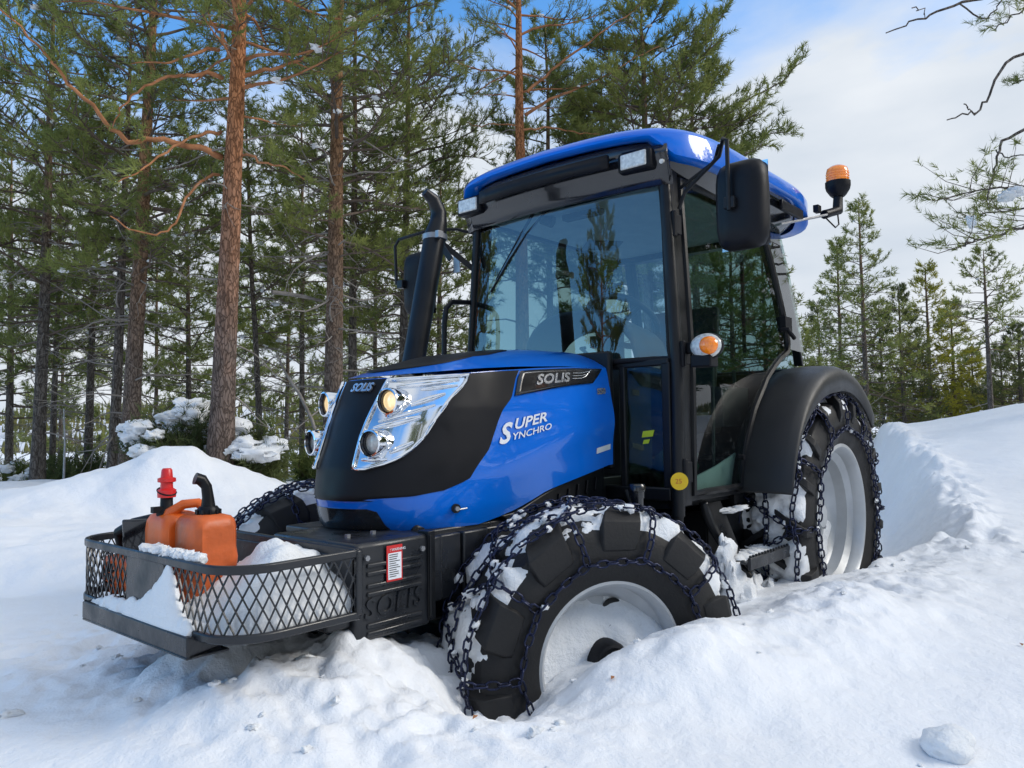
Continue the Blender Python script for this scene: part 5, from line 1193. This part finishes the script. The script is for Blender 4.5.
# --- trees behind the photographer, seen only as reflections in paint and glass
for i,(R_,F_) in enumerate([(23,-3),(26,2),(21,-7),(7,-12),(-4,-12),(-23,-6.5),(-22,9),(27,6),(24,9),(22,-11),(28,-1),(25,-5),(17,-15),(30,4),(24,12),(28,15),(22,14),(31,11),(26,18),(33,19),(29,7),(35,14)]):
    x,y=rf(R_,F_); q=tree('pine standing behind the photographer, seen only reflected in the tractor',(x,y,gz(x,y)-.1),10.5+i%3,.13,(0,0),c0=.08,cl=2.4,nb=60,seed=600+i,dead=4,ts=2.8,wd=.018,nn=12,dens=4.5,bark=BARK,snow=0,group='pines behind the photographer') if i<2 else None
    if i>=2:
        src=SC[i%2]; r=src.copy(); col.objects.link(r); r.location=(x,y,gz(x,y)-.1); r.rotation_euler=(0,0,i*1.3); s_=.9+.08*i/2; r.scale=(s_,s_,s_)
        for ch in src.children: c=ch.copy(); col.objects.link(c); c.parent=r
    else: SC.append(q)
# --- undergrowth at the left
def bush(label,px,t_,w_,h_,n_,seed,mt_,name='juniper_bush',ts=1.3,snowy=0,dz=0):
    bs=ground_at(px,t_); bs[2]+=dz; root=empty(name,tuple(bs)); tag(root,label,'bush'); rg=np.random.RandomState(seed); tw=TB(); pos=[];axs=[]
    for i in range(n_):
        a=rg.uniform(0,6.28); rr_=w_*rg.rand()**.5; top=np.array([math.cos(a)*rr_,math.sin(a)*rr_,h_*(1-.55*(rr_/w_)**2)*rg.uniform(.4,1.0)]); b0=np.array([math.cos(a)*rr_*.4,math.sin(a)*rr_*.4,0]); m_=(b0+top)/2+rg.normal(0,.05,3)
        tw.tube([b0,m_,top],[.012,.008,.003],3)
        for u in np.linspace(.3,1,7):
            c=b0*(1-u)**2+2*m_*u*(1-u)+top*u*u
            for _ in range(2): pos.append(c+rg.normal(0,.05,3)); axs.append(top-b0+rg.normal(0,.5,3)*h_)
    tag(tw.build('twigs',BARKT,root),kind='stuff'); needles(pos,axs,ts,12,.009,seed,'foliage',mt_,root)
    if snowy:
        b=MB()
        for k in range(snowy):
            a=rg.uniform(0,6.28); rr_=w_*rg.rand()**.5*.95; lump(b,(math.cos(a)*rr_,math.sin(a)*rr_,h_*(1-.5*(rr_/w_)**2)*rg.uniform(.55,1.0)),rg.uniform(.07,.19),seed+k,(1.25,1.2,.62),.5,12,2.4)
        tag(b.build('snow_cap',SNOWP,root,smooth=80),kind='stuff')
    return root
bush('snow laden juniper bush just left behind the thick orange pine',186,10.0,.75,1.15,120,1,PINED,snowy=30,dz=.12)
bush('snow laden juniper bush just right of the thick orange pine',246,10.0,.55,.95,90,2,PINED,snowy=15,dz=.05)
bush('dark young spruce bush low in the wood at the left',92,16,1.0,1.3,80,3,PINED,name='spruce_bush',ts=1.8,dz=-.2)
bush('small dark spruce bush by the leaning brown pine',66,17,.8,1.1,60,4,PINED,name='spruce_bush',ts=1.8,dz=-.2)
bush('green bush under the stout reddish pine',318,13,.6,.9,50,5,PINE,ts=1.5)
bush('small bush with snow at the left picture edge',14,17,.9,1.0,50,6,PINE,ts=1.6,snowy=8,dz=-.1)
# slender pale sapling stem and bare twigs on the mound
b=TB(); bs=ground_at(64,14.5); b.tube([bs-[0,0,.3],bs+[.02,0,.8],bs+[.0,.02,1.45]],[.022,.018,.010],6); o=b.build('sapling_stem',GREY,None); tag(o,'thin pale bare stem standing straight in the wood at the left','sapling')
for i,(pts,t_,lab) in enumerate([([(128,492),(130,478),(136,468),(142,462)],8.4,'bare twig curving up out of the mound left of the fuel can'),([(130,494),(138,490),(146,488)],8.4,'short bare twig low on the mound left of the fuel can'),([(300,445),(296,436),(290,430)],11,'bare twig in the snow right of the thick orange pine')]):
    b=TB(); b.tube(P3(pts,t_),np.linspace(.006,.002,len(pts)),4); o=b.build('bare_twig',BARKT,None); tag(o,lab,'twig')
# leaning dead pole with snow caught between the trees
b=TB(); b.tube(P3([(272,292),(290,294),(306,297),(322,301)],11.8,.5),[.035,.032,.03,.022],7); o=b.build('broken_branch',BARKD,None); tag(o,'pale broken branch stub left of the stout reddish pine','branch')
b=TB(); b.tube(P3([(318,440),(312,420),(300,395),(285,372),(276,352)],11.5,.8),[.03,.028,.025,.02,.01],6); o=b.build('leaning_stem',BARKD,None); tag(o,'pale dead stem leaning against the trees left of the headlights','dead stem')
# --- far wooded hillside across the valley
hill=[];rg=np.random.RandomState(5)
xs=np.linspace(-3.2,3.2,90); Fs=np.linspace(0,1,16)
def hillz(a,k): return -14+ (31+6*math.sin(a*3.1+.6)+3*math.sin(a*9))*k**1.1
HV=[];
for k in Fs:
    for a in xs:
        F_=150+260*k; R_=a*F_; x,y=rf(R_,F_); HV.append((x,y,hillz(a,k)-3))
HV=np.array(HV); ii=np.arange(len(HV)).reshape(16,90); HF=np.stack([ii[:-1,:-1],ii[:-1,1:],ii[1:,1:],ii[1:,:-1]],-1).reshape(-1,4)
HM=snow_mat('hill_snow',(.70,.72,.76)); o=mesh_np('hillside',HV,HF,HM,smooth=True); tag(o,'snowy hillside across the valley','hill',kind='structure')
V=[]
for i in range(19000):
    k=rg.rand()**.8; a=rg.uniform(-3.1,3.1); F_=150+260*k; x,y=rf(a*F_,F_); z=hillz(a,k)-3; h_=rg.uniform(3,7); w_=h_*rg.uniform(.16,.26)
    if fbm(np.array([x*.012]),np.array([y*.012]),seed=2)[0]>.42: continue
    for q in range(5):
        az=rg.uniform(0,6.28); zz=z+h_*q/5.5; ww=w_*(1-q/6.5); dx,dy=math.cos(az)*ww,math.sin(az)*ww
        V+=[(x-dx,y-dy,zz),(x+dx,y+dy,zz),(x+rg.normal(0,.2),y+rg.normal(0,.2),zz+h_*.42)]
V=np.array(V); o=mesh_np('far_forest',V,np.arange(len(V)).reshape(-1,3),leaf_mat('far_forest_green',(.10,.115,.06),(.24,.22,.08),.02)); tag(o,'far off sunlit forest on the hillside across the valley','forest',kind='stuff')
